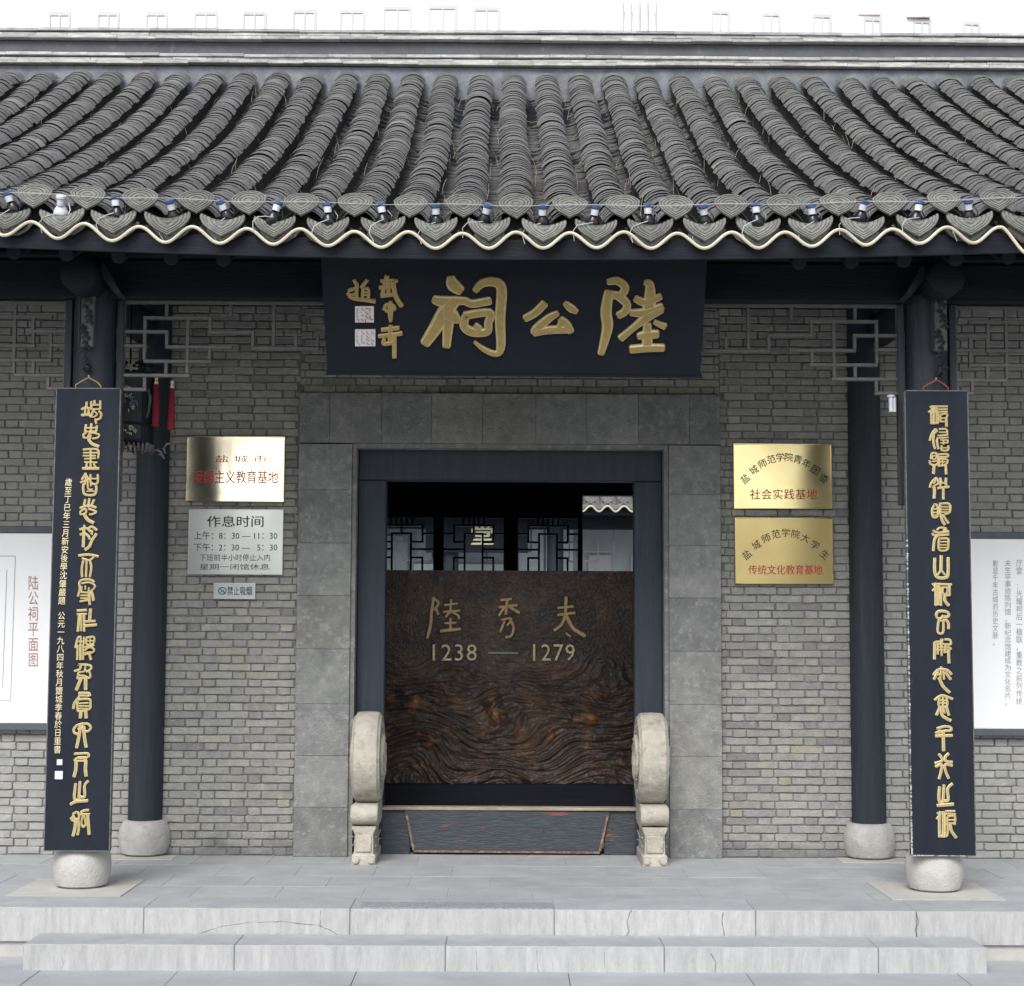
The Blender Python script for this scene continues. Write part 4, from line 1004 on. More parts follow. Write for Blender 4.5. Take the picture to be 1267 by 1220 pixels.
for (x0,y0,x1,y1,sd) in ((162,268,290,378,1),(162,425,300,540,2)):
    c_ = [prP(410+x/SP,330+y/SP) for x,y in ((x0,y1),(x1,y1),(x1,y0),(x0,y0))]
    mb = MB(); mb.v += [tuple(p+nP*.006) for p in c_]+[tuple(p-nP*.001) for p in c_]; mb.face((0,1,2,3)); [mb.face((i,(i+1)%4,4+(i+1)%4,4+i)) for i in range(4)]
    mb.build('seal_mark', M_seal, pq)
    rr = random.Random(sd); st = []
    for i in range(4):
        for j in range(4):
            xx = x0+14+(x1-x0-24)*i/3.6; yy = y0+14+(y1-y0-24)*j/3.6
            st.append([(410+xx/SP,330+yy/SP,6/SP),(410+(xx+rr.choice((0,16,20)))/SP,330+(yy+rr.choice((0,14,20)))/SP+.2,6/SP)])
    strokes('seal_lines', st, lambda px,py: prP(px,py)+nP*.006, nP, M_redbrown if sd == 1 else M_inkgrey, pq, h=.0015, n_seg=1)

RB = [o for o in bpy.data.objects if o.name.startswith('couplet_board')][-1]
mb = MB(); rr = random.Random(77); xe = at(1123.5, 770, -1.405).x
for i in range(150):
    z = at(1125, 1057, -1.405).z + (rr.random()**2.2)*1.6; h_ = rr.uniform(.002,.014); wd = rr.uniform(.002,.007)
    mb.box((xe-.0022,-1.4075-rr.uniform(0,.0006),z),(xe+wd,-1.38,z+h_))
for i in range(26):
    x = xe+rr.uniform(0,.30); wd = rr.uniform(.004,.02); z0_ = at(1125, 1058.6, -1.405).z
    mb.box((x,-1.4073-rr.uniform(0,.0006),z0_-.0022),(x+wd,-1.38,z0_+rr.uniform(.001,.004)))
mb.build('worn_edge', mat('chipped_edge', (.50,.49,.46), (.30,.29,.27), scale=60, rough=.9), RB)
# ------------------------------------------------------------------ wall signs
SURF = {}
def plate(name, label, cat, x0, y0, x1, y1, m, Y=-.012, d=.012, bend=0.0, rx=0, rz=0, rim=None, group=None):
    root = tag(empty(name), label, cat, group)
    a = at(x0,y1,Y-d); b = at(x1,y0,Y-d)
    NXp, NZp = 14, 10; mb = MB()
    rr = random.Random(int(x0)); ph = rr.uniform(0,6)
    for j in range(NZp+1):
        for i in range(NXp+1):
            s_ = i/NXp; t = j/NZp
            yy = Y-d + bend*((s_-.5)**2-.25)*1.0 + rx*(t-.5)*(b.z-a.z) + rz*(s_-.5)*(b.x-a.x) + .0006*math.sin(s_*9+ph)*math.sin(t*5+ph)
            mb.v.append((a.x+(b.x-a.x)*s_, yy, a.z+(b.z-a.z)*t))
    for j in range(NZp):
        for i in range(NXp):
            q = j*(NXp+1)+i; mb.face((q,q+1,q+NXp+2,q+NXp+1))
    o = mb.build('plate', m, root, smooth=True)
    mb = MB(); mb.box((a.x-.003,Y-d+.009,a.z-.003),(b.x+.003,Y+.012,b.z+.003)); mb.build('backing', rim or M_bevel, root)
    mb = MB(); h = .0025
    ymin = Y-d-.004
    for (xa,za,xb,zb) in ((a.x-.002,a.z-.002,b.x+.002,a.z+h),(a.x-.002,b.z-h,b.x+.002,b.z+.002),(a.x-.002,a.z+h,a.x+h,b.z-h),(b.x-h,a.z+h,b.x+.002,b.z-h)): mb.box((xa,ymin,za),(xb,Y+.002,zb))
    mb.build('border', rim or M_brass_mid, root)
    SURF[root.name] = lambda x, z: Y-d + bend*(((x-a.x)/(b.x-a.x)-.5)**2-.25) + rx*((z-a.z)/(b.z-a.z)-.5)*(b.z-a.z) + rz*((x-a.x)/(b.x-a.x)-.5)*(b.x-a.x)
    return root, Y-d-.0055-max(0,bend)*.2
r1, y1_ = plate('brass_plaque', 'mirror-bright brass plaque with red characters above the opening hours sign', 'plaque', 230,541,352,620, M_brass, bend=.040, rx=.03, rz=.006)
text_rect('lettering', '爱国主义教育基地', 239,582,344,598, y1_, M_red, r1, bold=.01, spacing=1.0)
text_rect('lettering', '盐 城 市', 266,563,330,572, y1_, M_red, r1, bold=.0, spacing=1.0)
r2, y2_ = plate('hours_sign', 'silver steel opening hours sign with black lettering below the bright brass plaque', 'sign', 232.5,631,350,710, M_steel, rim=M_steel)
for body, x0,y0,x1,y1,bo in (('作息时间',256,638,326,652,.012),('上午：8：30 — 11：30',240,657.5,343,667.5,.004),('下午：2：30 —   5：30',240,672,343,682,.004),('下班前半小时停止入内',247,685.5,334,694,.0),('星期一闭馆休息',247,697.5,333,705,.0)):
    text_rect('lettering', body, x0,y0,x1,y1, y2_, M_ink, r2, bold=bo)
r3, y3_ = plate('no_smoking_sign', 'small pale metal no smoking sign under the opening hours sign', 'sign', 264.5,722,315.5,740.5, M_sign, rim=M_steel, d=.006)
text_rect('lettering', '禁止吸烟', 281,725.5,311.5,736.5, y3_, M_ink, r3, bold=.008)
c0 = at(275,731,y3_-.001); mb = MB()
mb.tube([(c0.x+.022*math.cos(t*math.pi/12),c0.y,c0.z+.020*math.sin(t*math.pi/12)) for t in range(25)],.0022,6,cap=False)
mb.tube([(c0.x-.015,c0.y,c0.z+.013),(c0.x+.015,c0.y,c0.z-.013)],.002,6); mb.tube([(c0.x-.008,c0.y,c0.z-.01),(c0.x-.002,c0.y,c0.z+.006),(c0.x+.004,c0.y,c0.z-.008),(c0.x+.009,c0.y,c0.z+.005)],.0018,6)
mb.build('no_smoking_symbol', M_ink, r3)
def arc_text(body, x0, x1, ybase, rise, size, Y, m, root):
    n = len(body)
    for i, ch in enumerate(body):
        t = -1+2*i/(n-1); px = (x0+x1)/2+(x1-x0)/2*t*1.0; py = ybase - rise*(1-t*t); ang = t*R(46)*.9
        c_ = at(px, py, Y); s_ = size/2/F*10
        du = Vector((math.cos(-ang),0,math.sin(-ang))); dv = Vector((-math.sin(-ang),0,math.cos(-ang)))
        place_text('lettering', ch, c_-du*s_-dv*s_, du*2*s_, dv*2*s_, m, root, bold=.008)
r4, y4_ = plate('brass_plaque', 'upper yellow brass plaque right of the doorway, half of it darkened by a reflection', 'plaque', 908.5,550,1028.5,629, M_brass_mid, bend=.035, rx=.04, rz=-.006)
arc_text('盐城师范学院青年团委', 922,1020,592,27,10.5, y4_, M_ink, r4)
text_rect('lettering', '社会实践基地', 928,605,1011,618, y4_, M_red, r4, bold=.01, spacing=1.1)
r5, y5_ = plate('brass_plaque', 'lower yellow brass plaque right of the doorway with dull golden face', 'plaque', 910,641.5,1030,722, M_brass_dull, bend=.025, rx=.02, rz=-.004)
arc_text('盐城师范学院大学生', 924,1021,686,27,10.5, y5_, M_ink, r5)
text_rect('lettering', '传统文化教育基地', 926,699,1018,711, y5_, M_red, r5, bold=.012)

for r_ in (r1, r2, r3, r4, r5):
    f_ = SURF[r_.name]
    for ch in r_.children:
        if ch.name.startswith('lettering') or ch.name.startswith('no_smoking_symbol'):
            ys_ = [v.co.y for v in ch.data.vertices]; y0_ = max(ys_)
            for v in ch.data.vertices: v.co.y = f_(v.co.x, v.co.z) - .0016 + (v.co.y-y0_)*(1 if ch.name.startswith('let') else .5)
# ------------------------------------------------------------------ white boards in the side bays
def wboard(label, xa, xb, yt, yb, s):
    root = tag(empty('white_board'), label, 'notice board')
    Y = -.05; a, b = sorted((xa, xb)); zt_, zb_ = yt, yb
    mb = MB(); mb.bbox((a,Y,zb_),(b,Y+.05,zt_),.003); mb.build('panel', M_poster, root)
    for z0,z1 in ((zt_+.001,zt_+.04),(zb_-.04,zb_-.001)):
        mb = MB(); mb.bbox((a,Y-.012,z0),(b,Y+.05,z1),.004); mb.build('frame_rail', M_posterframe, root)
    return root, Y
w1, yw = wboard('white plan board in a dark frame at the left picture edge', -4.3, at(75,780,-.05).x, at(30,659.5,-.05).z, at(30,895,-.05).z, 1)
text_rect('lettering', '陆公祠平面图', 35,712.5,47.5,825, yw, M_redbrown, w1, vertical=True, spacing=1.0, bold=.0)
mb = MB()
for (x0,y0,x1,y1) in ((-60,688,19,688),(19,688,13,867),(-60,867,13,867),(8.5,705,3,852)):
    a = at(x0,y0,yw-.002); b = at(x1,y1,yw-.002); mb.tube([a,b],.0016,5)
mb.build('plan_lines', M_inkgrey, w1)
w2, yw = wboard('white board with grey vertical text columns at the right picture edge', at(1196,780,-.05).x, 4.3, at(1235,666.5,-.05).z, at(1235,902,-.05).z, 1)
for body, x0,y0,x1,y1 in (('彰显千年古城的历史文脉。',1228,693,1235,799),('夫生平事迹陈列馆，新纪念馆建成为文化名片。',1243,693,1251,873),('厅堂 ：光耀祠后一楹联，重教之前列传统',1257,693,1265,872)):
    text_rect('lettering', body, x0,y0,x1,y1, yw, M_inkgrey, w2, vertical=True)
# small white cylinder by the right lattice
c_ = at(1104,499,FY-.04); mb = MB(); mb.lathe([(.012,-.045),(.013,.03),(.02,.032),(.021,.042)],(c_.x-.006,c_.y,c_.z),14); mb.lathe([(.010,-.045),(.010,.03)],(c_.x+.012,c_.y+.004,c_.z),12)
tag(mb.build('sensor', M_white, smooth=True), 'small white double cylinder fitting hanging under the lattice left of the right front column', 'fitting')

# ------------------------------------------------------------------ palace lantern
LT = tag(empty('palace_lantern'), 'old hexagonal palace lantern with painted panels and two red tassels behind the left board', 'lantern')
LY = -.95; lc = at(160, 505, LY); lx, lz = lc.x, lc.z
RL = .125; zt_, zb_ = at(160,462,LY).z, at(160,547,LY).z
hexp = [(lx+RL*math.cos(R(60*i+20)), LY+RL*math.sin(R(60*i+20))) for i in range(6)]
for i in range(6):
    x, y = hexp[i]; mb = MB(); mb.tube([(x,y,zb_-.02),(x,y,zt_+.02)],.009,6); mb.build('frame_post', M_woodh, LT)
    x2, y2 = hexp[(i+1)%6]; mx, my = (x+x2)/2-lx, (y+y2)/2-LY
    q = .94
    mb = MB(); mb.v += [(lx+(x-lx)*q,LY+(y-LY)*q,zb_),(lx+(x2-lx)*q,LY+(y2-LY)*q,zb_),(lx+(x2-lx)*q,LY+(y2-LY)*q,zt_),(lx+(x-lx)*q,LY+(y-LY)*q,zt_)]; mb.face((0,1,2,3))
    pn = mb.build('painted_panel', M_wood, LT)
    for z in (zb_, zt_, zb_+(zt_-zb_)*.25):
        mb = MB(); mb.tube([(x,y,z),(x2,y2,z)],.006,6); mb.build('frame_rail', M_woodh, LT)
M_pb = plain('paint_blue', (.10,.24,.28), .6); M_py = plain('paint_yellow', (.40,.42,.24), .6); M_pg = plain('paint_green', (.08,.17,.13), .6); M_pw = plain('paint_white', (.5,.52,.42), .6)
for (px,py,rx_,ry_,m_,nm) in ((160,495,7,5,M_pb,'painted_flower'),(158,489,5,3,M_py,'painted_flower'),(166,499,5,4,M_pb,'painted_flower'),(160,506,6,3,M_py,'painted_flower'),(157,532,6,5,M_pw,'painted_flower'),(164,532,5,4,M_py,'painted_flower'),(163,455,7,4,M_py,'painted_flower'),(159,480,6,2,M_pw,'painted_flower')):
    mb = MB(); rr = random.Random(px+py)
    for i in range(9):
        cc = at(px+rr.uniform(-rx_,rx_), py+rr.uniform(-ry_,ry_), LY-RL-.002-.0015*i)
        a = rr.uniform(0,3); rr_ = rr.uniform(.005,.010)
        mb.tube([(cc.x-rr_*math.cos(a),cc.y,cc.z-rr_*math.sin(a)),(cc.x,cc.y-.002,cc.z+.004),(cc.x+rr_*math.cos(a),cc.y,cc.z+rr_*math.sin(a))],[.002,.004,.002],5)
    mb.build(nm, m_, LT)
mb = MB()
for i in range(6):
    a = R(60*i+20); r0, r1_ = .05, .215
    mb.tube([(lx+r0*math.cos(a),LY+r0*math.sin(a),zt_+.05),(lx+.13*math.cos(a),LY+.13*math.sin(a),zt_+.055),(lx+.19*math.cos(a),LY+.19*math.sin(a),zt_+.01),(lx+r1_*math.cos(a),LY+r1_*math.sin(a),zt_+.02)],[.01,.012,.012,.006],6)
mb.build('crown_arm', M_woodh, LT)
mb = MB(); mb.tube([(lx,LY,zt_+.04),(lx,LY,3.35)],.005,6); mb.build('hanging_rod', M_black, LT)
mb = MB(); rr = random.Random(2)
for i in range(6):
    x, y = hexp[i]; x2, y2 = hexp[(i+1)%6]
    for k in range(5):
        t = (k+.5)/5; xx, yy = x+(x2-x)*t, y+(y2-y)*t; d_ = .02+.03*abs(t-.5)*2+rr.uniform(0,.01)
        mb.tube([(xx-.012,yy,zb_-.012),(xx-.008,yy,zb_-d_),(xx+.01,yy,zb_-d_-.006),(xx+.012,yy,zb_-.012)],.005,5)
mb.build('fretwork_skirt', M_lattice, LT)
mb = MB()
for (ppx, ppy) in ((172,556),(180,560),(186,555),(196,560),(203,558),(207,552),(180,548),(200,565)):
    cc = at(ppx,ppy,LY-.03); a = rr.uniform(0,3)
    mb.tube([(cc.x-.02*math.cos(a),cc.y,cc.z-.015*math.sin(a)),(cc.x,cc.y-.01,cc.z+.012),(cc.x+.02*math.cos(a),cc.y,cc.z+.012)],[.004,.007,.004],6)
mb.build('corner_carving', M_lattice, LT)
mb = MB()
cc = at(183,497,LY-.02); mb.tube([(cc.x,cc.y,cc.z+.07),(cc.x+.012,cc.y,cc.z+.02),(cc.x+.004,cc.y,cc.z-.05),(cc.x-.004,cc.y,cc.z-.09)],[.006,.01,.008,.004],6); mb.build('side_ornament', M_pg, LT)
for (px, pt, pb, nm) in ((193.5,468,528,0),(213,473,532,1)):
    a = at(px,pt,LY-.03); b = at(px-1,pb,LY-.03)
    mb = MB(); mb.lathe([(.004,.012),(.009,.006),(.010,-.002),(.006,-.010),(.010,-.018),(.012,-.026),(.010,-.034)],(a.x,a.y,a.z),12); k_ = mb.build('tassel_knob', M_gold_pale, LT, smooth=True)
    mb = MB(); mb.lathe([(.012,0),(.0145,-.02),(.017,-.09),(.0195,-(a.z-b.z)+.035)],(a.x,a.y,a.z-.033),16); mb.build('tassel', M_tassel, LT, smooth=True)
    mb = MB(); mb.tube([(a.x,a.y,a.z+.01),(a.x-.01,a.y+.02,a.z+.05),(lx+.1,LY-.05,zt_+.04)],.003,5); mb.build('tassel_cord', M_woodh, LT)

# ------------------------------------------------------------------ carved wooden screen inside
SY = 1.5
scn = tag(empty('carved_screen'), 'dark brown carved wooden screen with gilt name and dates standing inside the doorway', 'screen')
sx_0, sx_1 = at(455,800,SY).x, at(805,800,SY).x; sz1, sz0 = at(630,706,SY).z, at(630,969,SY).z
def screen_mat():
    m = bpy.data.materials.new('carved_wood'); m.use_nodes = True; t = m.node_tree; N = t.nodes; L = t.links; b = N['Principled BSDF']
    geo = N.new('ShaderNodeNewGeometry')
    n1 = N.new('ShaderNodeTexNoise'); n1.inputs['Scale'].default_value = 3.2; n1.inputs['Detail'].default_value = 10; n1.inputs['Distortion'].default_value = 1.2; L.new(geo.outputs['Position'], n1.inputs['Vector'])
    cr_ = N.new('ShaderNodeValToRGB'); L.new(n1.outputs[0], cr_.inputs[0]); E = cr_.color_ramp.elements
    E[0].position = .32; E[0].color = (.045,.034,.027,1); E[1].position = .66; E[1].color = (.135,.080,.048,1)
    x = E.new(.5); x.color = (.070,.046,.032,1)
    n2 = N.new('ShaderNodeTexNoise'); n2.inputs['Scale'].default_value = 11; n2.inputs['Detail'].default_value = 6; L.new(geo.outputs['Position'], n2.inputs['Vector'])
    # gilt traces on the raised carving only
    at_ = N.new('ShaderNodeAttribute'); at_.attribute_name = 'gilt'
    mr = N.new('ShaderNodeMapRange'); mr.inputs[1].default_value = .50; mr.inputs[2].default_value = .66; L.new(n2.outputs[0], mr.inputs[0])
    mu = N.new('ShaderNodeMath'); mu.operation = 'MULTIPLY'; L.new(mr.outputs[0], mu.inputs[0]); L.new(at_.outputs['Fac'], mu.inputs[1])
    mx = N.new('ShaderNodeMix'); mx.data_type = 'RGBA'; L.new(mu.outputs[0], mx.inputs[0]); L.new(cr_.outputs[0], mx.inputs[6]); mx.inputs[7].default_value = (.48,.21,.07,1)
    L.new(mx.outputs[2], b.inputs['Base Color']); b.inputs['Roughness'].default_value = .30
    n3 = N.new('ShaderNodeTexNoise'); n3.inputs['Scale'].default_value = 30; n3.inputs['Detail'].default_value = 8; n3.inputs['Distortion'].default_value = 1.5; L.new(geo.outputs['Position'], n3.inputs['Vector'])
    bp = N.new('ShaderNodeBump'); bp.inputs['Strength'].default_value = .8; bp.inputs['Distance'].default_value = .012; L.new(n3.outputs[0], bp.inputs['Height']); L.new(bp.outputs[0], b.inputs['Normal'])
    return m
M_screen = screen_mat()
GX, GZ = 330, 250; vsn = []; gilt = []
for j in range(GZ+1):
    tz = j/GZ; z = sz0+(sz1-sz0)*tz
    for i in range(GX+1):
        x = sx_0+(sx_1-sx_0)*i/GX
        q = Vector((x*2.2, z*2.6, 0)); w1_ = noise.noise(q); w2_ = noise.noise(q+Vector((7,3,1)))
        # flowing grooves, deeper towards the lower half
        deep = max(.0, min(1, (.62-tz)/.22))
        u1 = x*2.4+.35*w1_; v1 = z*15+3.0*w1_+1.6*w2_
        r1 = 1-abs(noise.noise(Vector((u1, v1, .3))))*2.2
        r2 = 1-abs(noise.noise(Vector((u1*2.3+4, v1*2.4, 1.7))))*2.2
        r3 = 1-abs(noise.noise(Vector((u1*4.6, v1*5.2, 8.7))))*2.0
        h_ = .002*noise.noise(Vector((x*9,z*30,2))) + deep*(.018*r1*max(0,r1) + .014*r2 + .008*r3 + .02*noise.noise(Vector((x*3.5,z*4,9)))) + (1-deep)*.002*r3
        knob = noise.noise(Vector((x*7+3,z*9,5)))
        band = math.exp(-((tz-(.36-.25*abs(i/GX-.5)))/.13)**2)
        kk = max(0, knob-.12)*band
        h_ += kk*.07
        gilt.append(min(1, kk*5))
        vsn.append((x, SY-.004-h_, z))
fs = [(j*(GX+1)+i, j*(GX+1)+i+1, (j+1)*(GX+1)+i+1, (j+1)*(GX+1)+i) for j in range(GZ) for i in range(GX)]
me = bpy.data.meshes.new('carved_panel'); me.from_pydata(vsn, [], fs); me.materials.append(M_screen)
atr = me.attributes.new('gilt', 'FLOAT', 'POINT'); atr.data.foreach_set('value', gilt); me.polygons.foreach_set('use_smooth', [True]*len(me.polygons)); link('carved_panel', me, scn)
mb = MB(); mb.box((sx_0,SY,sz0),(sx_1,SY+.08,sz1)); mb.build('panel_back', M_woodh, scn)
mb = MB(); mb.bbox((sx_0-.03,SY-.05,0),(sx_1+.03,SY+.14,sz0-.001),.008); mb.build('stand', M_woodh, scn)
nS = Vector((0,-1,0)); oS = Vector((0,SY-.012,0)); prS = lambda px,py: on_plane(px,py,oS,nS)
for s in ("95,110 80,220 75,300 50,400|24;95,120 130,150 100,200|20;115,195 128,232|20;220,125 215,200|20;175,165 265,155|18;165,215 280,205|20;220,205 180,250|18;228,215 270,240 275,262|20;215,260 215,340|22;175,295 255,290|18;145,350 285,335|26",
          "575,130 650,120|20;560,180 690,165|22;620,120 610,230|22;600,180 560,240|20;640,180 705,220|24;580,270 650,260 620,310|18;600,280 570,355|22;640,270 665,320 650,380 610,395|22",
          "1040,110 1035,230|24;980,185 1090,175|20;980,235 1100,220|22;1035,230 1010,300 955,345|24;1040,240 1090,330 1175,385|30;1040,365 1070,390|18"):
    strokes('character', parse(s, 520,720,5.759,20), prS, nS, M_gold_wood, scn, h=.016)
strokes('dash', parse("485,505 695,508|16",520,720,5.759,16), prS, nS, M_cream, scn, h=.016)
for body, x0, x1 in (('1238', 535.5, 590), ('1279', 659.5, 711)):
    a = prS(x0,817.5); b = prS(x1,817.5); c_ = prS(x0,797)
    place_text('numerals', body, a, b-a, c_-a, M_gold_pale, scn, bold=-.004, lift=.02, spacing=1.1)

# ------------------------------------------------------------------ interior shell and rear lattice windows
shell = tag(empty('hall_interior'), kind='structure')
mb = MB(); mb.box((-4.8,.29,0),(-4.7,4.6,4.2)); mb.box((4.7,.29,0),(4.8,4.6,4.2)); mb.box((-4.8,.0,3.42),(4.8,.2,roof_z(.1)-.08)); mb.build('side_walls', M_interior, shell)
mb = MB(); mb.box((-4.8,.20,zl+.004),(4.8,.29,3.5)); mb.build('inner_lining', M_interior, shell)
PYW = 4.6
z0w, z1w, z2w = at(600,720,PYW).z, at(600,641,PYW).z, at(760,613,PYW).z
mb = MB(); mb.box((-4.8,PYW,z2w),(4.8,PYW+.12,4.3)); mb.build('rear_wall', M_woodh, shell)
def xw(px): return at(px, 680, PYW).x
rw = tag(empty('lattice_doors'), 'row of dark lattice doors with glass panes behind the carved screen', 'lattice doors')
M_glass = bpy.data.materials.new('window_glass'); M_glass.use_nodes = True
t = M_glass.node_tree; t.nodes.clear(); o_ = t.nodes.new('ShaderNodeOutputMaterial'); tr_ = t.nodes.new('ShaderNodeBsdfTransparent'); gl = t.nodes.new('ShaderNodeBsdfGlossy'); mxn = t.nodes.new('ShaderNodeMixShader'); fr = t.nodes.new('ShaderNodeFresnel')
fr.inputs[0].default_value = 1.5; tr_.inputs[0].default_value = (.85,.9,.92,1); gl.inputs['Roughness'].default_value = .02; t.links.new(fr.outputs[0], mxn.inputs[0]); t.links.new(tr_.outputs[0], mxn.inputs[1]); t.links.new(gl.outputs[0], mxn.inputs[2]); t.links.new(mxn.outputs[0], o_.inputs[0])
panes = [(px0, px1) for px0, px1 in ((273,350),(366,440),(457,536),(549,623),(641,715))]
edges = [-4.7]+[v for a,b in panes for v in (xw(a), xw(b))]+[xw(721)]
for i in range(0, len(edges), 2):
    mb = MB(); mb.bbox((edges[i],PYW,0),(edges[i+1],PYW+.06,z2w-.001),.006); mb.build('stile', M_woodh, rw)
for (a, b) in panes:
    xa, xb = xw(a), xw(b); wd_ = xb-xa
    mb = MB(); mb.box((xa,PYW+.001,z1w),(xb,PYW+.055,z2w-.002)); mb.build('top_rail', M_woodh, rw)
    mb = MB(); mb.box((xa,PYW+.001,0),(xb,PYW+.055,z0w-.3)); mb.build('lower_panel', M_woodh, rw)
    mb = MB(); mb.box((xa,PYW+.03,z0w-.3),(xb,PYW+.034,z1w)); mb.build('pane', M_glass, rw)
    mb = MB(); X = lambda u_: xa+wd_*u_; Zt = lambda v: z1w-.45*v  # lattice drawn on a unit of the pane's own width
    def hb(u0,u1,v): mb.box((X(u0)-.008,PYW+.012,Zt(v)-.009),(X(u1)+.008,PYW+.029,Zt(v)+.009))
    def vb(u,v0,v1): mb.box((X(u)-.009,PYW+.010,Zt(v1)),(X(u)+.009,PYW+.0285,Zt(v0)))
    for u_ in (.33,.42,.5,.58,.67): vb(u_,0,.14 if u_ != .5 else .3)
    hb(.17,.83,.14); vb(.17,.14,.46); vb(.83,.14,.46); hb(.0,.33,.46) if False else None
    hb(.17,.35,.46); hb(.65,.83,.46); hb(0,.17,.30); hb(.83,1,.30); hb(.35,.65,.30); vb(.35,.30,1.3); vb(.65,.30,1.3)
    hb(0,.35,.60); hb(.65,1,.60); hb(.17,.35,.76); hb(.65,.83,.76); vb(.17,.76,1.3); vb(.83,.76,1.3)
    mb.build('glazing_lattice', M_black, rw)
mb = MB(); mb.bbox((xw(792),PYW,0),(4.7,PYW+.06,z2w-.001),.006); mb.build('stile', M_woodh, rw)

# ------------------------------------------------------------------ far hall across the inner courtyard
mb = MB(); mb.box((-14,6.4,-.2),(14,15.2,-.05)); tag(mb.build('inner_courtyard', M_ground), kind='structure')
fh = tag(empty('far_hall'), 'far hall across the inner courtyard, its pale eave tiles seen over the carved screen', 'hall')
FE = 16.0
mb = MB(); mb.box((-9,FE+1.8,-.1),(9,FE+2.0,3.6)); mb.build('wall', mat('far_wall', (.55,.58,.60),(.42,.46,.48),scale=2,rough=.9), fh)
mb = MB(); mb.box((-9,FE+.4,-.1),(9,FE+1.8,.15)); mb.build('platform', M_edge, fh)
for i in range(-3,4):
    mb = MB(); mb.lathe([(.13,0),(.13,3.0)],(i*1.65+.78,FE+.7,.15),20); mb.build('column', M_wood, fh, smooth=True)
mb = MB(); mb.box((-9,FE+.62,2.95),(9,FE+.78,3.3)); mb.box((-9,FE+.1,3.16),(9,FE+1.9,3.24)); mb.build('beam', M_woodh, fh)
mb = MB()
for i in range(-6,7):
    x = i*1.3
    for (x0,x1,z) in ((x-.3,x+.15,2.45),(x-.1,x+.4,2.6),(x-.45,x-.1,2.75)): mb.box((x0,FE+.68,z-.012),(x1,FE+.7,z+.012))
    for (xx,z0,z1) in ((x-.3,2.45,2.95),(x+.15,2.45,2.75),(x+.4,2.6,2.95)): mb.box((xx-.012,FE+.66,z0),(xx+.012,FE+.68,z1))
mb.build('hanging_lattice', M_lattice, fh)
for (xa, xb, za, zb_, m_) in ((.22,.62,1.2,3.02,M_poster),(.66,1.1,1.2,3.02,M_poster),(-1.5,.05,2.25,2.44,M_poster),(-2.5,-1.6,1.2,2.9,M_bldgwin),(-1.45,-.9,2.5,3.0,M_bldgwin),(1.35,1.72,1.2,2.6,M_bldgwin),(2.05,2.5,1.2,2.6,M_bldgwin)):
    mb = MB(); mb.box((xa,FE+1.74,za),(xb,FE+1.79,zb_)); mb.build('window', m_, fh)
mb = MB()
for k in range(-32,33):
    x = k*.256
    mb.lathe([(.088,0),(.088,3.6)],(0,0,0),10,'y')
    n0 = len(mb.v)-20
    for q in range(n0, len(mb.v)):
        a_, b_, c_ = mb.v[q]; mb.v[q] = (a_+x, FE+b_, 3.33+c_+b_*.45)
o = len(mb.v); mb.v += [(-9,FE,3.25),(9,FE,3.25),(9,FE+3.6,4.87),(-9,FE+3.6,4.87)]; mb.face((o,o+1,o+2,o+3))
mb.build('roof', M_tileS, fh, smooth=True)
for k in range(-8, 9):
    x = k*.256+.02
    o = link('end_tile', e1.data, fh); o.location = (x, FE-.03, 3.36)
    o = link('drip_tile', e2.data, fh); o.location = (x+.128, FE-.03, 3.27)
mb = MB(); mb.tube([(-4+8*i/320,FE-.06,3.225+.045*math.cos(2*math.pi*(-4+8*i/320-.02)/.256)) for i in range(321)],.014,6); mb.build('light_tube', M_tube, fh)
mb = MB(); c_ = at(590,660,FE+.5); mb.box((c_.x-.8,FE+.5,c_.z-.3),(c_.x+.8,FE+.56,c_.z+.3)); mb.build('name_board', M_plaque, fh)
text_rect('lettering', '堂', 583,649,611,674, FE+.49, M_gold_pale, fh, bold=.03)

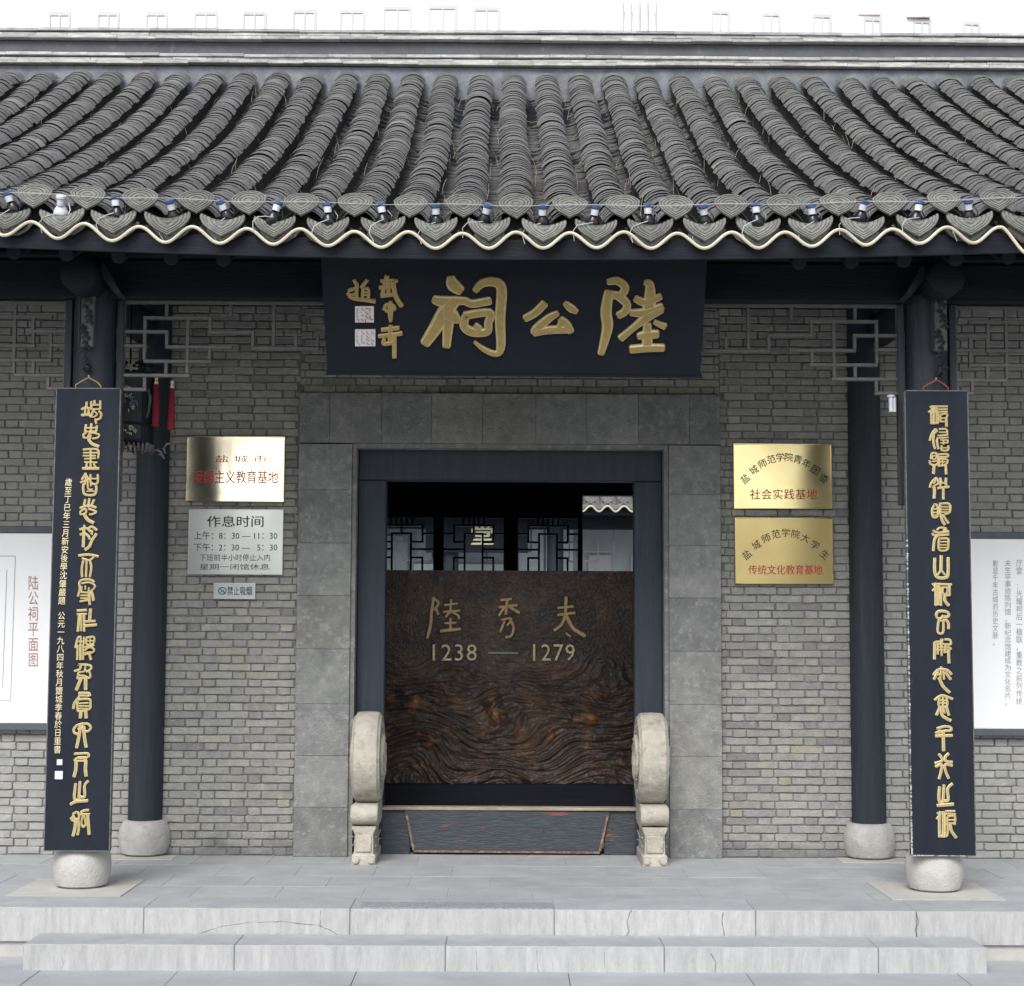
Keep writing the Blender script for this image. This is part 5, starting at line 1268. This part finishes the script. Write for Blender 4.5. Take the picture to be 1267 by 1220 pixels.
# ------------------------------------------------------------------ pale modern buildings behind the roof
def far_building(label, x0, x1, Y, tilt, wins, ledges, z1=60):
    root = tag(empty('office_building'), label, 'building', 'pale modern buildings behind the roof ridge')
    a = at(x0, 0, Y); b = at(x1, 0, Y+tilt)
    def yy(x): return Y + tilt*(x-a.x)/(b.x-a.x)
    mb = MB(); mb.prism([(0,0)]*0 or [(a.x,0),(b.x,0),(b.x,z1),(a.x,z1)], 0, 12)
    mb.v = [(x, y+yy(x), z) for x, y, z in mb.v]; mb.build('wall', M_bldg, root)
    for (px0, py0, px1, py1) in wins:
        p = at(px0, py1, Y); q = at(px1, py0, Y)
        yv = yy((p.x+q.x)/2)-.02; h = .07
        sc = (yv+10)/(Y+10); p = Vector((p.x*sc, 0, 1.3+(p.z-1.3)*sc)); q = Vector((q.x*sc,0,1.3+(q.z-1.3)*sc))
        m1_ = MB(); m1_.box((p.x,yv-.03,q.z-.16),(q.x,yv+.3,q.z)); m1_.box((p.x,yv-.05,p.z),(p.x+h,yv+.3,q.z-.16)); m1_.box((q.x-h*1.6,yv-.05,p.z),(q.x,yv+.3,q.z-.16)); m1_.box(((p.x+q.x)/2-h/2,yv-.05,p.z),((p.x+q.x)/2+h/2,yv+.3,q.z-.16))
        f_ = m1_.build('window', M_bldgwin, root)
    for (px0, px1, py) in ledges:
        p = at(px0, py, Y); q = at(px1, py, Y); mb = MB(); mb.box((p.x,Y+tilt*.3-.1,p.z-.07),(q.x,Y+tilt+.1,p.z)); mb.build('ledge', mat('ledge_pink',(.78,.70,.70),rough=.9) if 'ledge_pink' not in bpy.data.materials else bpy.data.materials['ledge_pink'], root)
    return root
far_building('pale modern building behind the left half of the roof ridge', -500, 790, 60, 0,
    [(474,8,510,50),(530,7,566,50),(586,9,619,50),(420,12,452,50),(362,12,392,50),(300,14,330,50),(240,14,270,50),(180,15,208,50),(120,15,148,50),(60,15,88,50)], [])
far_building('pale modern building behind the right half of the roof ridge', 765, 1800, 60.4, 2,
    [(880,13,903,50),(943,15.5,966,50),(1006,17.5,1029,50),(1069,21.5,1091,50),(1130,24,1152,50),(1192,26.5,1213,50)],
    [(939,968,5),(1002,1032,7.5),(1065,1093,10.8),(1126,1155,13.6)])
gr = MB()
pts = []
for i in range(13):
    p = at(771+i*3.4, 6 if i % 2 else 33, 58); pts.append(p)
gr.tube(pts, .045, 5); 
for i in range(0,13,3): p = at(771+i*3.4,4,58); q = at(771+i*3.4,45,58); gr.tube([p,(q.x,58,1)],.045,5)
gt = gr.build('roof_truss', M_bldgwin); tag(gt, 'pale zigzag metal truss standing between the far buildings above the ridge', 'truss')
